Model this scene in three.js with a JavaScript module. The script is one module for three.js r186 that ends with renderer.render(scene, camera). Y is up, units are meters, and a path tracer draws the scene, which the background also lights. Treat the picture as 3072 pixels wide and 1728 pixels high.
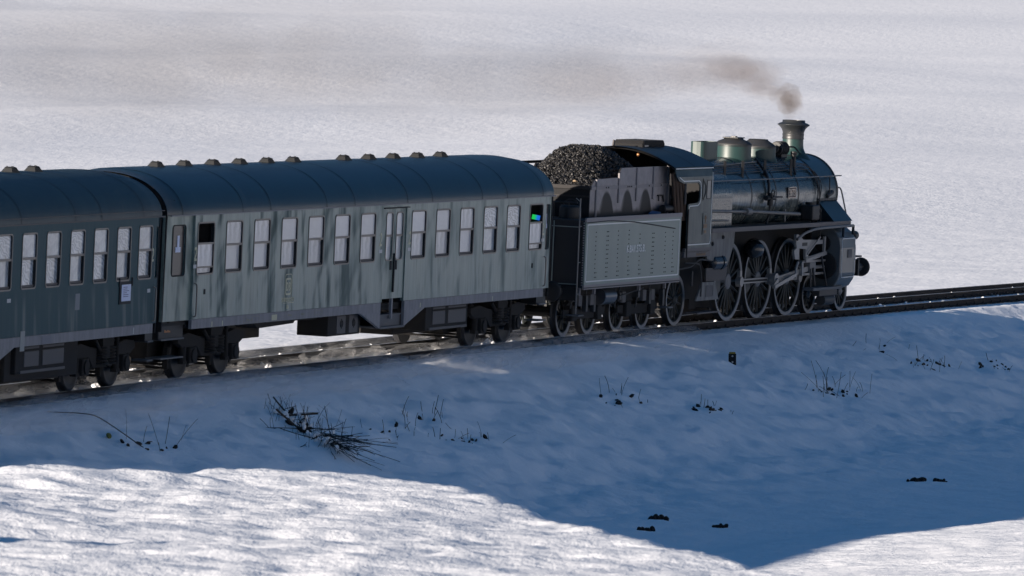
import * as THREE from 'three';
import { mergeGeometries } from 'three/addons/utils/BufferGeometryUtils.js';
import { RoundedBoxGeometry } from 'three/addons/geometries/RoundedBoxGeometry.js';
import { MarchingCubes } from 'three/addons/objects/MarchingCubes.js';
import { FontLoader } from 'three/addons/loaders/FontLoader.js';
import { TextGeometry } from 'three/addons/geometries/TextGeometry.js';
import { ImprovedNoise } from 'three/addons/math/ImprovedNoise.js';

// ---------------------------------------------------------------- camera, sky, sun, exposure
const scene = new THREE.Scene();
const camera = new THREE.PerspectiveCamera(4.5511, 16 / 9, 1, 5000);
{
  const yaw = 0.343917, pitch = 0.030914, p = new THREE.Vector3(-141.8633, 6.0253, 54.1163);
  camera.position.copy(p);
  camera.lookAt(p.clone().add(new THREE.Vector3(Math.cos(pitch) * Math.cos(yaw), -Math.sin(pitch), -Math.cos(pitch) * Math.sin(yaw))));
}
camera.focus = 166; camera.userData.fStop = 9;
const EXPOSURE = 3.0;
const SUN_AZ = 27 * Math.PI / 180, SUN_EL = 11.0 * Math.PI / 180;
const toSun = new THREE.Vector3(-Math.cos(SUN_AZ) * Math.cos(SUN_EL), Math.sin(SUN_EL), -Math.sin(SUN_AZ) * Math.cos(SUN_EL));
{
  const W = 256, H = 128, d = new Float32Array(W * H * 4);
  const zen = [0.009, 0.032, 0.076], hor = [0.038, 0.068, 0.108];
  for (let j = 0; j < H; j++) for (let i = 0; i < W; i++) {
    const el = ((j + 0.5) / H - 0.5) * Math.PI, h = Math.exp(-Math.max(0, Math.sin(el)) * 5.5), o = (j * W + i) * 4;
    for (let c = 0; c < 3; c++) d[o + c] = zen[c] + (hor[c] - zen[c]) * h;
    d[o + 3] = 1;
  }
  const sky = new THREE.DataTexture(d, W, H, THREE.RGBAFormat, THREE.FloatType);
  sky.mapping = THREE.EquirectangularReflectionMapping; sky.magFilter = THREE.LinearFilter; sky.needsUpdate = true;
  scene.background = sky; scene.environment = sky;
}
const sun = new THREE.DirectionalLight(new THREE.Color().setRGB(1, 0.885, 0.77), 3.85);
sun.position.copy(toSun).multiplyScalar(300); sun.castShadow = true; sun.shadow.radius = 1;
Object.assign(sun.shadow.camera, { left: -150, right: 150, top: 60, bottom: -60, near: 1, far: 700 });
sun.shadow.mapSize.set(4096, 4096);
scene.add(sun); scene.add(sun.target);
const renderer = new THREE.WebGLRenderer();
renderer.toneMapping = THREE.LinearToneMapping; renderer.toneMappingExposure = EXPOSURE;
renderer.shadowMap.enabled = true;

// ---------------------------------------------------------------- helpers
const noise = new ImprovedNoise();
let seed = 7; const rnd = () => { seed = (seed * 1664525 + 1013904223) >>> 0; return seed / 4294967296; };
const rr = (a, b) => a + (b - a) * rnd();
const clamp = (x, a, b) => Math.min(b, Math.max(a, x)), sstep = (a, b, x) => { const t = clamp((x - a) / (b - a), 0, 1); return t * t * (3 - 2 * t); };
const lerp = (a, b, t) => a + (b - a) * t;
const names = new Map();
function numbered(n) { const k = names.get(n) || 0; names.set(n, k + 1); return k ? n + '_' + String(k).padStart(3, '0') : n; }
function tag(o, label, category, group, kind) { o.userData.label = label; if (category) o.userData.category = category; if (group) o.userData.group = group; if (kind) o.userData.kind = kind; return o; }
function shadow(m) { m.castShadow = true; m.receiveShadow = true; return m; }
function thing(name, label, category, group) { const o = new THREE.Group(); o.name = numbered(name); scene.add(o); return tag(o, label, category, group); }
const M4 = new THREE.Matrix4(), Q = new THREE.Quaternion(), E3 = new THREE.Euler();
function mesh(name, geo, mat, parent) { const m = shadow(new THREE.Mesh(geo, mat)); m.name = parent === scene ? numbered(name) : name; parent.add(m); return m; }
class B {
  constructor() { this.g = []; }
  add(g, x = 0, y = 0, z = 0, rx = 0, ry = 0, rz = 0, s = [1, 1, 1]) {
    g = g.index ? g.toNonIndexed() : g.clone();
    for (const k of Object.keys(g.attributes)) if (!['position', 'normal', 'uv'].includes(k)) g.deleteAttribute(k);
    if (!g.attributes.uv) g.setAttribute('uv', new THREE.BufferAttribute(new Float32Array(g.attributes.position.count * 2), 2));
    g.applyMatrix4(M4.compose(new THREE.Vector3(x, y, z), Q.setFromEuler(E3.set(rx, ry, rz)), new THREE.Vector3(...s)));
    this.g.push(g); return this;
  }
  box(x0, x1, y0, y1, z0, z1, r = 0) {
    const w = x1 - x0, h = y1 - y0, d = z1 - z0;
    return this.add(r ? new RoundedBoxGeometry(w, h, d, 2, r) : new THREE.BoxGeometry(w, h, d), (x0 + x1) / 2, (y0 + y1) / 2, (z0 + z1) / 2);
  }
  rod(a, b, r, r2 = r, seg = 8) {
    const A = new THREE.Vector3(...a), D = new THREE.Vector3(...b).sub(A), L = D.length();
    const g = new THREE.CylinderGeometry(r2, r, L, seg); g.applyQuaternion(new THREE.Quaternion().setFromUnitVectors(new THREE.Vector3(0, 1, 0), D.clone().normalize()));
    return this.add(g, A.x + D.x / 2, A.y + D.y / 2, A.z + D.z / 2);
  }
  bar(a, b, h, t) { // flat bar in the x-y plane from a to b, height h, thickness t along z
    const dx = b[0] - a[0], dy = b[1] - a[1], dz = b[2] - a[2], L = Math.hypot(dx, dy, dz);
    return this.add(new THREE.BoxGeometry(L, h, t), (a[0] + b[0]) / 2, (a[1] + b[1]) / 2, (a[2] + b[2]) / 2, 0, -Math.atan2(dz, Math.hypot(dx, dy)), Math.atan2(dy, dx));
  }
  tube(pts, r, n = 24, seg = 6) { return this.add(new THREE.TubeGeometry(new THREE.CatmullRomCurve3(pts.map((p) => new THREE.Vector3(...p)), false, 'catmullrom', 0.3), n, r, seg)); }
  plate(pts, z0, z1, bevel = 0) { // polygon in x-y, extruded z0..z1
    const s = new THREE.Shape(pts.map((p) => new THREE.Vector2(p[0], p[1])));
    return this.add(new THREE.ExtrudeGeometry(s, { depth: z1 - z0 - 2 * bevel, bevelEnabled: bevel > 0, bevelSize: bevel, bevelThickness: bevel, bevelSegments: 1, bevelOffset: -bevel }), 0, 0, z0 + bevel);
  }
  lathe(prof, x, y, z, axis = 'y', seg = 32) { // profile [r, h]
    return this.add(new THREE.LatheGeometry(prof.map((p) => new THREE.Vector2(p[0], p[1])), seg), x, y, z, axis === 'z' ? Math.PI / 2 : 0, 0, axis === 'x' ? -Math.PI / 2 : 0);
  }
  geo() { return mergeGeometries(this.g); }
  mesh(name, mat, parent) { return mesh(name, this.geo(), mat, parent); }
}
const flip = (g) => { // mirror z -> -z
  const h = g.clone(); const p = h.attributes.position, n = h.attributes.normal, u = h.attributes.uv;
  for (let i = 0; i < p.count; i++) { p.setZ(i, -p.getZ(i)); n.setZ(i, -n.getZ(i)); }
  for (let i = 0; i < p.count; i += 3) for (const a of [p, n, u]) for (let c = 0; c < a.itemSize; c++) { const t = a.getComponent(i + 1, c); a.setComponent(i + 1, c, a.getComponent(i + 2, c)); a.setComponent(i + 2, c, t); }
  return h;
};
function rrect(s, x0, x1, y0, y1, r, hole = false) {
  const p = hole ? new THREE.Path() : s;
  p.moveTo(x0 + r, y0); p.lineTo(x1 - r, y0); p.absarc(x1 - r, y0 + r, r, -Math.PI / 2, 0); p.lineTo(x1, y1 - r); p.absarc(x1 - r, y1 - r, r, 0, Math.PI / 2);
  p.lineTo(x0 + r, y1); p.absarc(x0 + r, y1 - r, r, Math.PI / 2, Math.PI); p.lineTo(x0, y0 + r); p.absarc(x0 + r, y0 + r, r, Math.PI, 1.5 * Math.PI);
  if (hole) s.holes.push(p); return s;
}
function ring(x0, x1, y0, y1, r, w, z0, z1) {
  const s = rrect(new THREE.Shape(), x0, x1, y0, y1, r); rrect(s, x0 + w, x1 - w, y0 + w, y1 - w, Math.max(0.01, r - w), true);
  return new THREE.ExtrudeGeometry(s, { depth: z1 - z0, bevelEnabled: false, curveSegments: 4 }).translate(0, 0, z0);
}
const font = await new FontLoader().loadAsync('fonts/droid/droid_sans_bold.typeface.json');
function textGeo(str, size, sx = 1, depth = 0.004) {
  const g = new TextGeometry(str, { font, size, depth, curveSegments: 3, bevelEnabled: false }); g.computeBoundingBox();
  const c = g.boundingBox.getCenter(new THREE.Vector3()); g.translate(-c.x, -c.y, 0); g.scale(sx, 1, 1); return g;
}
const marks = (n, h, w) => { const b = new B(); for (let i = 0; i < n; i++) b.box((i - n / 2) * w, (i - n / 2) * w + w * 0.6, -h / 2, h / 2 - (i * 7 % 3) * h * 0.2, 0, 0.004); return b.geo(); };
// textures ---------------------------------------------------
function fbm(x, y, z, o = 4) { let s = 0, a = 1, f = 1, n = 0; for (let i = 0; i < o; i++) { s += a * noise.noise(x * f, y * f, z * f + i * 7.3); n += a; a *= 0.5; f *= 2.03; } return s / n; }
function dataTex(w, h, fn, srgb, rep = true) {
  const d = new Uint8Array(w * h * 4);
  for (let j = 0; j < h; j++) for (let i = 0; i < w; i++) { const c = fn((i + 0.5) / w, (j + 0.5) / h), o = (j * w + i) * 4; for (let k = 0; k < 3; k++) d[o + k] = clamp(c[k] ?? c[0], 0, 1) * 255; d[o + 3] = 255; }
  const t = new THREE.DataTexture(d, w, h); t.magFilter = THREE.LinearFilter; t.minFilter = THREE.LinearMipmapLinearFilter; t.generateMipmaps = true;
  t.wrapS = t.wrapT = rep ? THREE.RepeatWrapping : THREE.ClampToEdgeWrapping; if (srgb) t.colorSpace = THREE.SRGBColorSpace; t.needsUpdate = true; return t;
}
// tileable 2-D noise
function tnoise(u, v, f, z) { // u,v in 0..1, integer f; blends four copies so that it tiles
  const a = (x, y) => noise.noise(x * f, y * f, z), s = u, t = v;
  return (a(u, v) * (1 - s) * (1 - t) + a(u - 1, v) * s * (1 - t) + a(u, v - 1) * (1 - s) * t + a(u - 1, v - 1) * s * t) / Math.sqrt((s * s + (1 - s) * (1 - s)) * (t * t + (1 - t) * (1 - t)));
}
const lin = (r, g, b) => new THREE.Color().setRGB(r, g, b);
const std = (c, rough = 0.7, metal = 0, o = {}) => new THREE.MeshStandardMaterial({ color: c, roughness: rough, metalness: metal, ...o });
const toS = (x) => (x <= 0.0031308 ? 12.92 * x : 1.055 * Math.pow(x, 1 / 2.4) - 0.055);

const snowBump = dataTex(1024, 1024, (u, v) => [0.5 + 0.26 * tnoise(u, v, 14, 1.3) + 0.2 * tnoise(u, v, 36, 5.1) + 0.14 * tnoise(u, v, 90, 9.7) + 0.1 * tnoise(u, v, 220, 3.9)], false);
const fieldBump = dataTex(1024, 1024, (u, v) => [0.5 + 0.3 * tnoise(u, v, 9, 2.3) + 0.26 * tnoise(u, v * 1, 24, 6.1) + 0.2 * tnoise(u, v, 60, 8.7) + 0.12 * tnoise(u, v, 150, 1.9)], false);
const SNOW = lin(0.86, 0.87, 0.89);
snowBump.repeat.set(1 / 5, 1 / 5); fieldBump.repeat.set(1 / 17, 1 / 17);
const mSnow = std(SNOW, 0.75, 0, { bumpMap: snowBump, bumpScale: 0.026 });
const mField = std(SNOW, 0.75, 0, { bumpMap: fieldBump, bumpScale: 0.045 });
const mClod = std(lin(0.86, 0.87, 0.88), 0.8, 0, { flatShading: true });

const mBlack = std(lin(0.012, 0.012, 0.013), 0.55);
const mBlackDull = std(lin(0.009, 0.009, 0.01), 0.9);
const mUnder = std(lin(0.016, 0.015, 0.015), 0.9);
const mSteel = std(lin(0.26, 0.255, 0.25), 0.45, 0.5);
const mSteelDull = std(lin(0.2, 0.195, 0.19), 0.6, 0.3);
const mRail = std(lin(0.02, 0.016, 0.015), 0.85);
const mRailTop = std(lin(0.3, 0.3, 0.31), 0.35, 0.8);
const mWhiteLine = std(lin(0.62, 0.63, 0.62), 0.7);
const mTyre = std(lin(0.22, 0.22, 0.225), 0.65);
const mRubber = std(lin(0.012, 0.012, 0.013), 0.7);
const mAlu = std(lin(0.24, 0.215, 0.19), 0.5, 0.3);
const mPrintDim = std(lin(0.26, 0.25, 0.2), 0.85);
const mPrint = std(lin(0.52, 0.5, 0.36), 0.8);
const mPaper = std(lin(0.62, 0.66, 0.8), 0.9);
const mCoal = std(lin(0.009, 0.009, 0.0095), 0.5, 0, { flatShading: true });
const mWood = std(lin(0.07, 0.045, 0.028), 0.9);
const mTwig = std(lin(0.042, 0.033, 0.026), 0.95);
const mGrassDry = std(lin(0.1, 0.075, 0.045), 0.95);
const mEarth = std(lin(0.012, 0.01, 0.009), 1);
const mBrass = std(lin(0.45, 0.22, 0.1), 0.45, 0.7);
const mSkin = std(lin(0.35, 0.17, 0.12), 0.7);
const mCloth = std(lin(0.012, 0.017, 0.028), 0.95);
const mInside = std(lin(0.025, 0.024, 0.023), 0.9);

// ---------------------------------------------------------------- track geometry and vehicle poses
const R = 499.26, CANT = 0.0474434;
const trackAt = (s, L = 0, y = 0) => { const t = s / R, r = R - L; return new THREE.Vector3(r * Math.sin(t), y, R - r * Math.cos(t)); };
function pose(o, s1, s2) {
  const a = trackAt(s1), b = trackAt(s2);
  o.position.copy(a).add(b).multiplyScalar(0.5); o.rotation.order = 'YXZ'; o.rotation.set(CANT, -Math.atan2(b.z - a.z, b.x - a.x), 0);
}
// ---------------------------------------------------------------- ground
const smax = (a, b, k) => { const h = Math.max(k - Math.abs(a - b), 0) / k; return Math.max(a, b) + h * h * k * 0.25; };
const EDGE = [[10, -80], [17, -76.2], [18.2, -74.6], [20.5, -71.2], [22.3, -72.6], [23.8, -76.2], [26.1, -83.2], [27.6, -88], [30, -95], [36, -112], [44, -140]]; // right-hand brow of the mound: [L, a]
function edgeA(L) { for (let i = 0; i < EDGE.length - 1; i++) if (L <= EDGE[i + 1][0]) { const t = clamp((L - EDGE[i][0]) / (EDGE[i + 1][0] - EDGE[i][0]), 0, 1); return lerp(EDGE[i][1], EDGE[i + 1][1], t); } return -140; }
const moundD = (a, L) => Math.min((edgeA(L) - a) * 0.75, (L - 17.2) * 0.9);
function mound(a, L) { if (a > -55 || L < 8 || L > 60) return -9; const d = moundD(a, L); return 1.68 - 0.03 * (clamp(a, -110, -60) + 76) - 0.028 * (L - 20) + 0.1 * Math.exp(-(((a + 74.5) / 3.2) ** 2)) - 0.42 * Math.max(0, 1.1 - d) ** 1.7 - 0.03 * Math.max(0, L - 34) ** 1.4; }
function groundBase(a, L) {
  if (L < 1.4) { // the track bed, canted towards the inside of the curve
    const bed = -0.175 - CANT * Math.max(L, -1.2);
    if (L > -1.2) return bed;
    const f = -L; // flat beyond the track, then the rising field
    return lerp(bed, -0.16, sstep(1.2, 2.2, f)) - 0.16 * sstep(2.9, 6, f) + 0.030 * Math.max(0, f - 22) * sstep(22, 60, f) + 0.00003 * Math.max(0, f - 60) ** 2;
  }
  const slope = L < 8 ? -0.241 - 0.298 * (L - 1.4) : -2.209 - 0.11 * (L - 8);
  const bank = L < 25 ? -2.66 + 0.07 * (L - 16) : -2.03 + 0.21 * (L - 25) + 0.1 * Math.max(0, L - 58) * sstep(58, 90, L);
  let y = smax(slope, bank + 0.42 * sstep(-6, -26, a) * sstep(13, 15.5, L), 0.8);
  const c = mound(a, L);
  return smax(y, c, 0.35);
}
function ground(a, L) {
  const p = trackAt(a, L), x = p.x, z = p.z; let y = groundBase(a, L);
  if (L < -2.2) {
    const f = -L, w = sstep(2.4, 12, f);
    return y + w * (0.5 * fbm(x * 0.012, z * 0.02, 3.1, 3) * sstep(20, 120, f) * 3 + 0.09 * fbm(x * 0.11, z * 0.16, 8.2, 3)) + 0.02 * fbm(x * 0.8, z * 0.8, 1.2, 2);
  }
  const m = L > 8 && a < -55 ? sstep(-0.6, 0.7, moundD(a, L)) : 0; // on the mound
  const rough = sstep(1.6, 3, L) * (1 - 0.75 * sstep(9, 12, L)) + 0.05;
  y += rough * (0.2 * fbm(x * 0.55, z * 0.75, 2.2, 3) + 0.12 * fbm(x * 1.7, z * 2.1, 5.5, 3));
  y += 0.06 * fbm(x * 0.18, z * 0.18, 12.2, 2) * sstep(2, 6, L);
  y += m * (0.07 * fbm(x * 0.4, z * 0.4, 4.4, 2) + 0.06 * fbm(x * 1.2, z * 1.2, 6.4, 2) + 0.045 * fbm(x * 2.4, z * 2.4, 9.1, 2));
  if (a > 22 && L > 1.6 && L < 14) y += sstep(24, 30, a) * sstep(1.6, 2.6, L) * 0.13 * fbm(x * 1.5, z * 1.5, 21.3, 3); // trampled snow
  if (L > -2.2 && L < 1.7) { // lumps between the rails
    y += 0.03 * fbm(x * 2.5, z * 2.5, 14.2, 3) + 0.06 * Math.exp(-(((L - 0.5) / 0.2) ** 2)) + 0.06 * Math.exp(-(((L + 1.05) / 0.22) ** 2)) + 0.02 * Math.exp(-(((L + 2.2) / 0.2) ** 2));
  }
  return y;
}
function axis(parts) { const v = []; for (const [a, b, d] of parts) { const n = Math.max(1, Math.round((b - a) / d)); for (let i = 0; i < n; i++) v.push(a + (b - a) * i / n); } v.push(parts[parts.length - 1][1]); return v; }
function sheet(name, as, Ls, mat, label) {
  const na = as.length, nl = Ls.length, pos = new Float32Array(na * nl * 3), uv = new Float32Array(na * nl * 2), idx = new Uint32Array((na - 1) * (nl - 1) * 6);
  for (let i = 0; i < na; i++) for (let j = 0; j < nl; j++) { const p = trackAt(as[i], Ls[j]), k = i * nl + j; pos.set([p.x, ground(as[i], Ls[j]), p.z], k * 3); uv.set([p.x, p.z], k * 2); }
  let o = 0;
  for (let i = 0; i < na - 1; i++) for (let j = 0; j < nl - 1; j++) { const k = i * nl + j; idx.set([k, k + nl, k + 1, k + 1, k + nl, k + nl + 1], o); o += 6; }
  const g = new THREE.BufferGeometry(); g.setAttribute('position', new THREE.BufferAttribute(pos, 3)); g.setAttribute('uv', new THREE.BufferAttribute(uv, 2)); g.setIndex(new THREE.BufferAttribute(idx, 1)); g.computeVertexNormals();
  if (g.attributes.normal.getY(0) < 0) { for (let i = 0; i < idx.length; i += 3) { const t = idx[i]; idx[i] = idx[i + 1]; idx[i + 1] = t; } g.computeVertexNormals(); }
  const m = mesh(name, g, mat, scene); m.userData.kind = 'structure'; m.userData.label = label; return m;
}
sheet('snowy_bank', axis([[-190, -105, 5], [-105, -100, 0.5], [-100, 45, 0.15], [45, 75, 0.5], [75, 200, 5], [200, 420, 15]]), axis([[-2.4, 1.6, 0.1], [1.6, 13, 0.17], [13, 32, 0.14], [32, 60, 1], [60, 330, 7]]), mSnow, 'snow covered railway embankment, ditch and near bank');
sheet('snow_field', axis([[-190, -40, 4], [-40, 110, 0.8], [110, 300, 3], [300, 640, 12]]), axis([[-1400, -500, 30], [-500, -160, 6], [-160, -40, 1.6], [-40, -8, 0.5], [-8, -2.4, 0.2]]), mField, 'wide sunlit snow field rising behind the train');

// ---------------------------------------------------------------- rails
function railGeo(L, y0, a0, a1, step, prof) {
  const n = Math.round((a1 - a0) / step), k = prof.length, pos = [], idx = [];
  for (let i = 0; i <= n; i++) for (const [l, y] of prof) { const p = trackAt(a0 + (a1 - a0) * i / n, L + l, y0 + y); pos.push(p.x, p.y, p.z); }
  for (let i = 0; i < n; i++) for (let j = 0; j < k; j++) { const a = i * k + j, b = i * k + (j + 1) % k; idx.push(a, b, a + k, b, b + k, a + k); }
  const g = new THREE.BufferGeometry(); g.setAttribute('position', new THREE.BufferAttribute(new Float32Array(pos), 3)); g.setIndex(idx); const h = g.toNonIndexed(); h.computeVertexNormals(); return h;
}
const RAIL = [[0.036, -0.004], [0.036, -0.034], [0.009, -0.046], [0.009, -0.128], [0.07, -0.146], [0.07, -0.158], [-0.07, -0.158], [-0.07, -0.146], [-0.009, -0.128], [-0.009, -0.046], [-0.036, -0.034], [-0.036, -0.004]];
const trackObj = new THREE.Group(); trackObj.name = 'railway_track'; scene.add(trackObj); tag(trackObj, 'canted main railway track that the train stands on', null, null, 'structure');
const siding = new THREE.Group(); siding.name = 'siding_track'; scene.add(siding); tag(siding, 'third dark rail running behind the main track', null, null, 'structure');
for (const [L, y, par] of [[0.752, -0.752 * CANT, trackObj], [-0.752, 0.752 * CANT, trackObj], [-2.56, 0.0, siding]]) {
  const r = mesh('rail', railGeo(L, y, -150, 170, 0.8, RAIL), mRail, par);
  mesh('rail_head', railGeo(L, y, -150, 170, 0.8, [[0.034, 0.001], [0.034, -0.003], [-0.034, -0.003], [-0.034, 0.001]]), mRailTop, par);
  if (par === trackObj) { // fastenings and sleeper ends that poke out of the snow along the near foot of each rail
    const b = new B();
    for (let a = -60; a < 75; a += 0.63) {
      const p = trackAt(a, L + 0.11, y - 0.115), ry = -a / R;
      b.add(new THREE.BoxGeometry(0.09, 0.035, 0.05), p.x, p.y, p.z, 0, ry, 0); b.add(new THREE.CylinderGeometry(0.016, 0.018, 0.06, 6), p.x - 0.03, p.y + 0.02, p.z + 0.01);
      b.add(new THREE.BoxGeometry(0.08, 0.03, 0.06), p.x + 0.02, p.y - 0.025, p.z + 0.05, 0, ry, 0);
    }
    b.mesh('rail_clips', mRail, r).userData.kind = 'stuff';
  }
}
{ // loose snow lumps beside the rails
  const g = new THREE.IcosahedronGeometry(1, 1), pos = g.attributes.position; const key = new Map();
  for (let i = 0; i < pos.count; i++) { const k = [pos.getX(i), pos.getY(i), pos.getZ(i)].map((v) => v.toFixed(3)).join(); if (!key.has(k)) key.set(k, rr(0.7, 1.25)); const s = key.get(k); pos.setXYZ(i, pos.getX(i) * s, pos.getY(i) * s * 0.8, pos.getZ(i) * s); }
  g.computeVertexNormals();
  const N = 5200, im = shadow(new THREE.InstancedMesh(g, mClod, N)), d = new THREE.Object3D();
  for (let i = 0; i < N; i++) {
    const a = rr(-45, 75), k = rnd(), L = k < 0.42 ? 0.55 + rr(-0.22, 0.1) : k < 0.8 ? -0.95 + rr(-0.3, 0.1) : rr(-2.3, 0.6), s = rr(0.012, 0.05) * (rnd() < 0.08 ? 1.6 : 1);
    const p = trackAt(a, L); d.position.set(p.x, ground(a, L) + s * 0.3, p.z); d.rotation.set(rr(0, 6), rr(0, 6), rr(0, 6)); d.scale.setScalar(s); d.updateMatrix(); im.setMatrixAt(i, d.matrix);
  }
  im.name = 'snow_lumps'; tag(im, 'small loose lumps of snow strewn along the rails', 'snow', null, 'stuff'); scene.add(im);
}

// ---------------------------------------------------------------- shared rolling stock pieces
function latheZ(prof, seg = 40) { return new THREE.LatheGeometry(prof.map((p) => new THREE.Vector2(p[0], p[1])), seg).rotateX(Math.PI / 2); } // axis along +z
const wheelCache = new Map();
// a spoked wheel, outer face towards +z, back of the tyre at z = 0
function spokedWheel(name, r, nSpokes, parent, x, side, tyreMat, opt = {}) {
  const g = new THREE.Group(); g.name = name; g.position.set(x, r, side * 0.68); if (side < 0) g.rotation.y = Math.PI; parent.add(g);
  const key = [r, nSpokes].join();
  if (!wheelCache.has(key)) {
    const t = 0.075, tread = latheZ([[r + 0.028, 0], [r + 0.028, 0.026], [r + 0.004, 0.04], [r, 0.06], [r - 0.004, 0.135], [r - 0.008, 0.14]], 56);
    const face = latheZ([[r - 0.008, 0.14], [r - t - 0.01, 0.138], [r - t - 0.012, 0.11]], 56);
    const rim = latheZ([[r - t - 0.008, 0.125], [r - t - 0.045, 0.122], [r - t - 0.05, 0.02], [r + 0.028, 0.0]], 56);
    const spoke = new B(); const r0 = r * 0.16, r1 = r - t - 0.04;
    spoke.add(new THREE.CylinderGeometry(0.021, 0.034, r1 - r0, 6), 0, (r0 + r1) / 2, 0, 0, 0, 0, [1, 1, 1.3]);
    const hub = latheZ([[r * 0.2, 0.01], [r * 0.2, 0.13], [r * 0.17, 0.15], [r * 0.12, 0.152], [r * 0.115, 0.17], [0.001, 0.172]], 24);
    wheelCache.set(key, { tread, face, rim, spoke: spoke.geo(), hub });
  }
  const w = wheelCache.get(key);
  mesh('tyre_tread', w.tread, mBlack, g); mesh('tyre', w.face, tyreMat, g); mesh('rim', w.rim, mWheelPaint, g); mesh('hub', w.hub, opt.hub || mWheelPaint, g);
  for (let i = 0; i < nSpokes; i++) { const m = mesh('spoke', w.spoke, mWheelPaint, g); m.rotation.z = (i + 0.5) / nSpokes * Math.PI * 2; m.position.z = 0.08; }
  if (opt.weight) { const s = new THREE.Shape(), a0 = -0.42, a1 = 0.42, R1 = r - 0.1, R0 = r * 0.55; s.absarc(0, 0, R1, a0, a1); s.lineTo(R0 * Math.cos(a1), R0 * Math.sin(a1)); s.lineTo(R0 * Math.cos(a0), R0 * Math.sin(a0)); const m = mesh('counterweight', new THREE.ExtrudeGeometry(s, { depth: 0.07, bevelEnabled: false }).translate(0, 0, 0.05), mWheelPaint, g); m.rotation.z = Math.PI; }
  return g;
}
const mWheelPaint = std(lin(0.02, 0.024, 0.024), 0.5);
function plainWheelGeo(r) {
  return latheZ([[r + 0.028, 0], [r + 0.028, 0.026], [r + 0.004, 0.04], [r, 0.06], [r - 0.006, 0.14], [r - 0.07, 0.138], [r - 0.085, 0.11], [r * 0.45, 0.075], [r * 0.25, 0.12], [0.09, 0.15], [0.001, 0.15], [0.001, 0], [r * 0.8, 0.01], [r + 0.028, 0]], 44);
}
const coachWheel = plainWheelGeo(0.46);
const mWheelCoach = std(lin(0.02, 0.02, 0.022), 0.6);
function buffer(b, x, z, dir, y = 1.05) {
  b.rod([x, y, z], [x + dir * 0.3, y, z], 0.12, 0.12, 14); b.rod([x + dir * 0.3, y, z], [x + dir * 0.52, y, z], 0.085, 0.085, 14);
  b.add(new THREE.LatheGeometry([[0.001, 0.05], [0.1, 0.047], [0.2, 0.03], [0.235, 0.0], [0.2, -0.02], [0.08, -0.03]].map((p) => new THREE.Vector2(...p)), 28), x + dir * 0.53, y, z, 0, 0, -dir * Math.PI / 2);
}

// ---------------------------------------------------------------- coaches
function sideTexture(kind) {
  return dataTex(2048, 256, (u, v) => {
    const x = u * 24, y = v * 2.6;
    const streak = fbm(x * 3.2 + 0.4 * y, y * 0.35, kind ? 3.3 : 9.9, 4), fine = fbm(x * 14, y * 1.2, 2.7, 3), big = fbm(x * 0.35, y * 0.4, 5.9, 2), slant = fbm(x * 2.2 - y * 1.3, y * 0.9, 31.1, 3);
    let f; // how much pale road dust hides the dark paint
    if (kind) {
      f = 0.86 - 0.7 * sstep(-0.08, 0.5, -streak + 0.55 * slant - 0.12 * big) * lerp(1.0, 0.55, sstep(5, 17, x)) + 0.3 * fine;
      f -= 0.3 * Math.max(0, fbm(x * 1.1, y * 0.9, 41.3, 2)) * (1 - sstep(5, 10, x));
      const c = [lerp(0.022, 0.215, f), lerp(0.045, 0.275, f), lerp(0.04, 0.25, f)]; return c.map(toS);
    }
    f = clamp(0.14 + 0.85 * sstep(0.0, 0.5, streak + 0.3 * big) * (1 - sstep(0.55, 1.15, y)) * sstep(0.0, 0.15, y) + 0.1 * fine, 0, 1);
    return [lerp(0.008, 0.15, f), lerp(0.05, 0.175, f), lerp(0.064, 0.17, f)].map(toS);
  }, true);
}
function roughTex(kind) { return dataTex(512, 128, (u, v) => [0.5 + 0.3 * fbm(u * 60, v * 2, 7.7, 3)], false); }
const mSide = [0, 1].map((k) => { const t = sideTexture(k); t.repeat.set(1 / 24, 1 / 2.6); t.offset.set(0.5, -0.98 / 2.6); return new THREE.MeshPhysicalMaterial({ color: 0xffffff, map: t, roughness: k ? 0.3 : 0.5, specularIntensity: k ? 1 : 0.3 }); });
mSide[1].roughnessMap = mSide[1].map.clone(); mSide[1].roughnessMap = (() => { const t = dataTex(1024, 256, (u, v) => { const x = u * 24, y = v * 2.6, streak = fbm(x * 3.2 + 0.4 * y, y * 0.35, 9.9, 4), streak1 = fbm(x * 3.2 + 0.4 * y, y * 0.35, 3.3, 4), slant = fbm(x * 2.2 - y * 1.3, y * 0.9, 31.1, 3); return [0.32 + 0.36 * sstep(-0.08, 0.5, -streak1 + 0.55 * slant) * lerp(1, 0.5, sstep(5, 17, x)) + 0.08 * streak]; }, false); t.repeat.copy(mSide[1].map.repeat); t.offset.copy(mSide[1].map.offset); return t; })(); mSide[1].roughness = 1;
const mDoorPanel = [0, 1].map((k) => { const m = mSide[k].clone(); return m; });
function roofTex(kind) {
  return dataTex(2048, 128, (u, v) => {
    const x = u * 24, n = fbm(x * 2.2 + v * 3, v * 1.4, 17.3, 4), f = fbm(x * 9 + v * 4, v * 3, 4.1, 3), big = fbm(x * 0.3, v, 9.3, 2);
    const sunlitEnd = kind ? sstep(0.955, 1.0, 1 - u) * 0.8 : 0; let c = kind ? [0.003, 0.02, 0.03] : [0.008, 0.024, 0.029];  // brown sunlit patch painted into the rear end of the roof
    const k = 1 + 0.35 * n + 0.18 * f + 0.25 * big; c = c.map((q) => q * k); c = c.map((q, i) => lerp(q, [0.075, 0.055, 0.042][i] * (1 + 0.5 * n), clamp(sunlitEnd + 0.25 * sstep(0.2, 0.6, f), 0, 1)));
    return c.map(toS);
  }, true);
}
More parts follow.
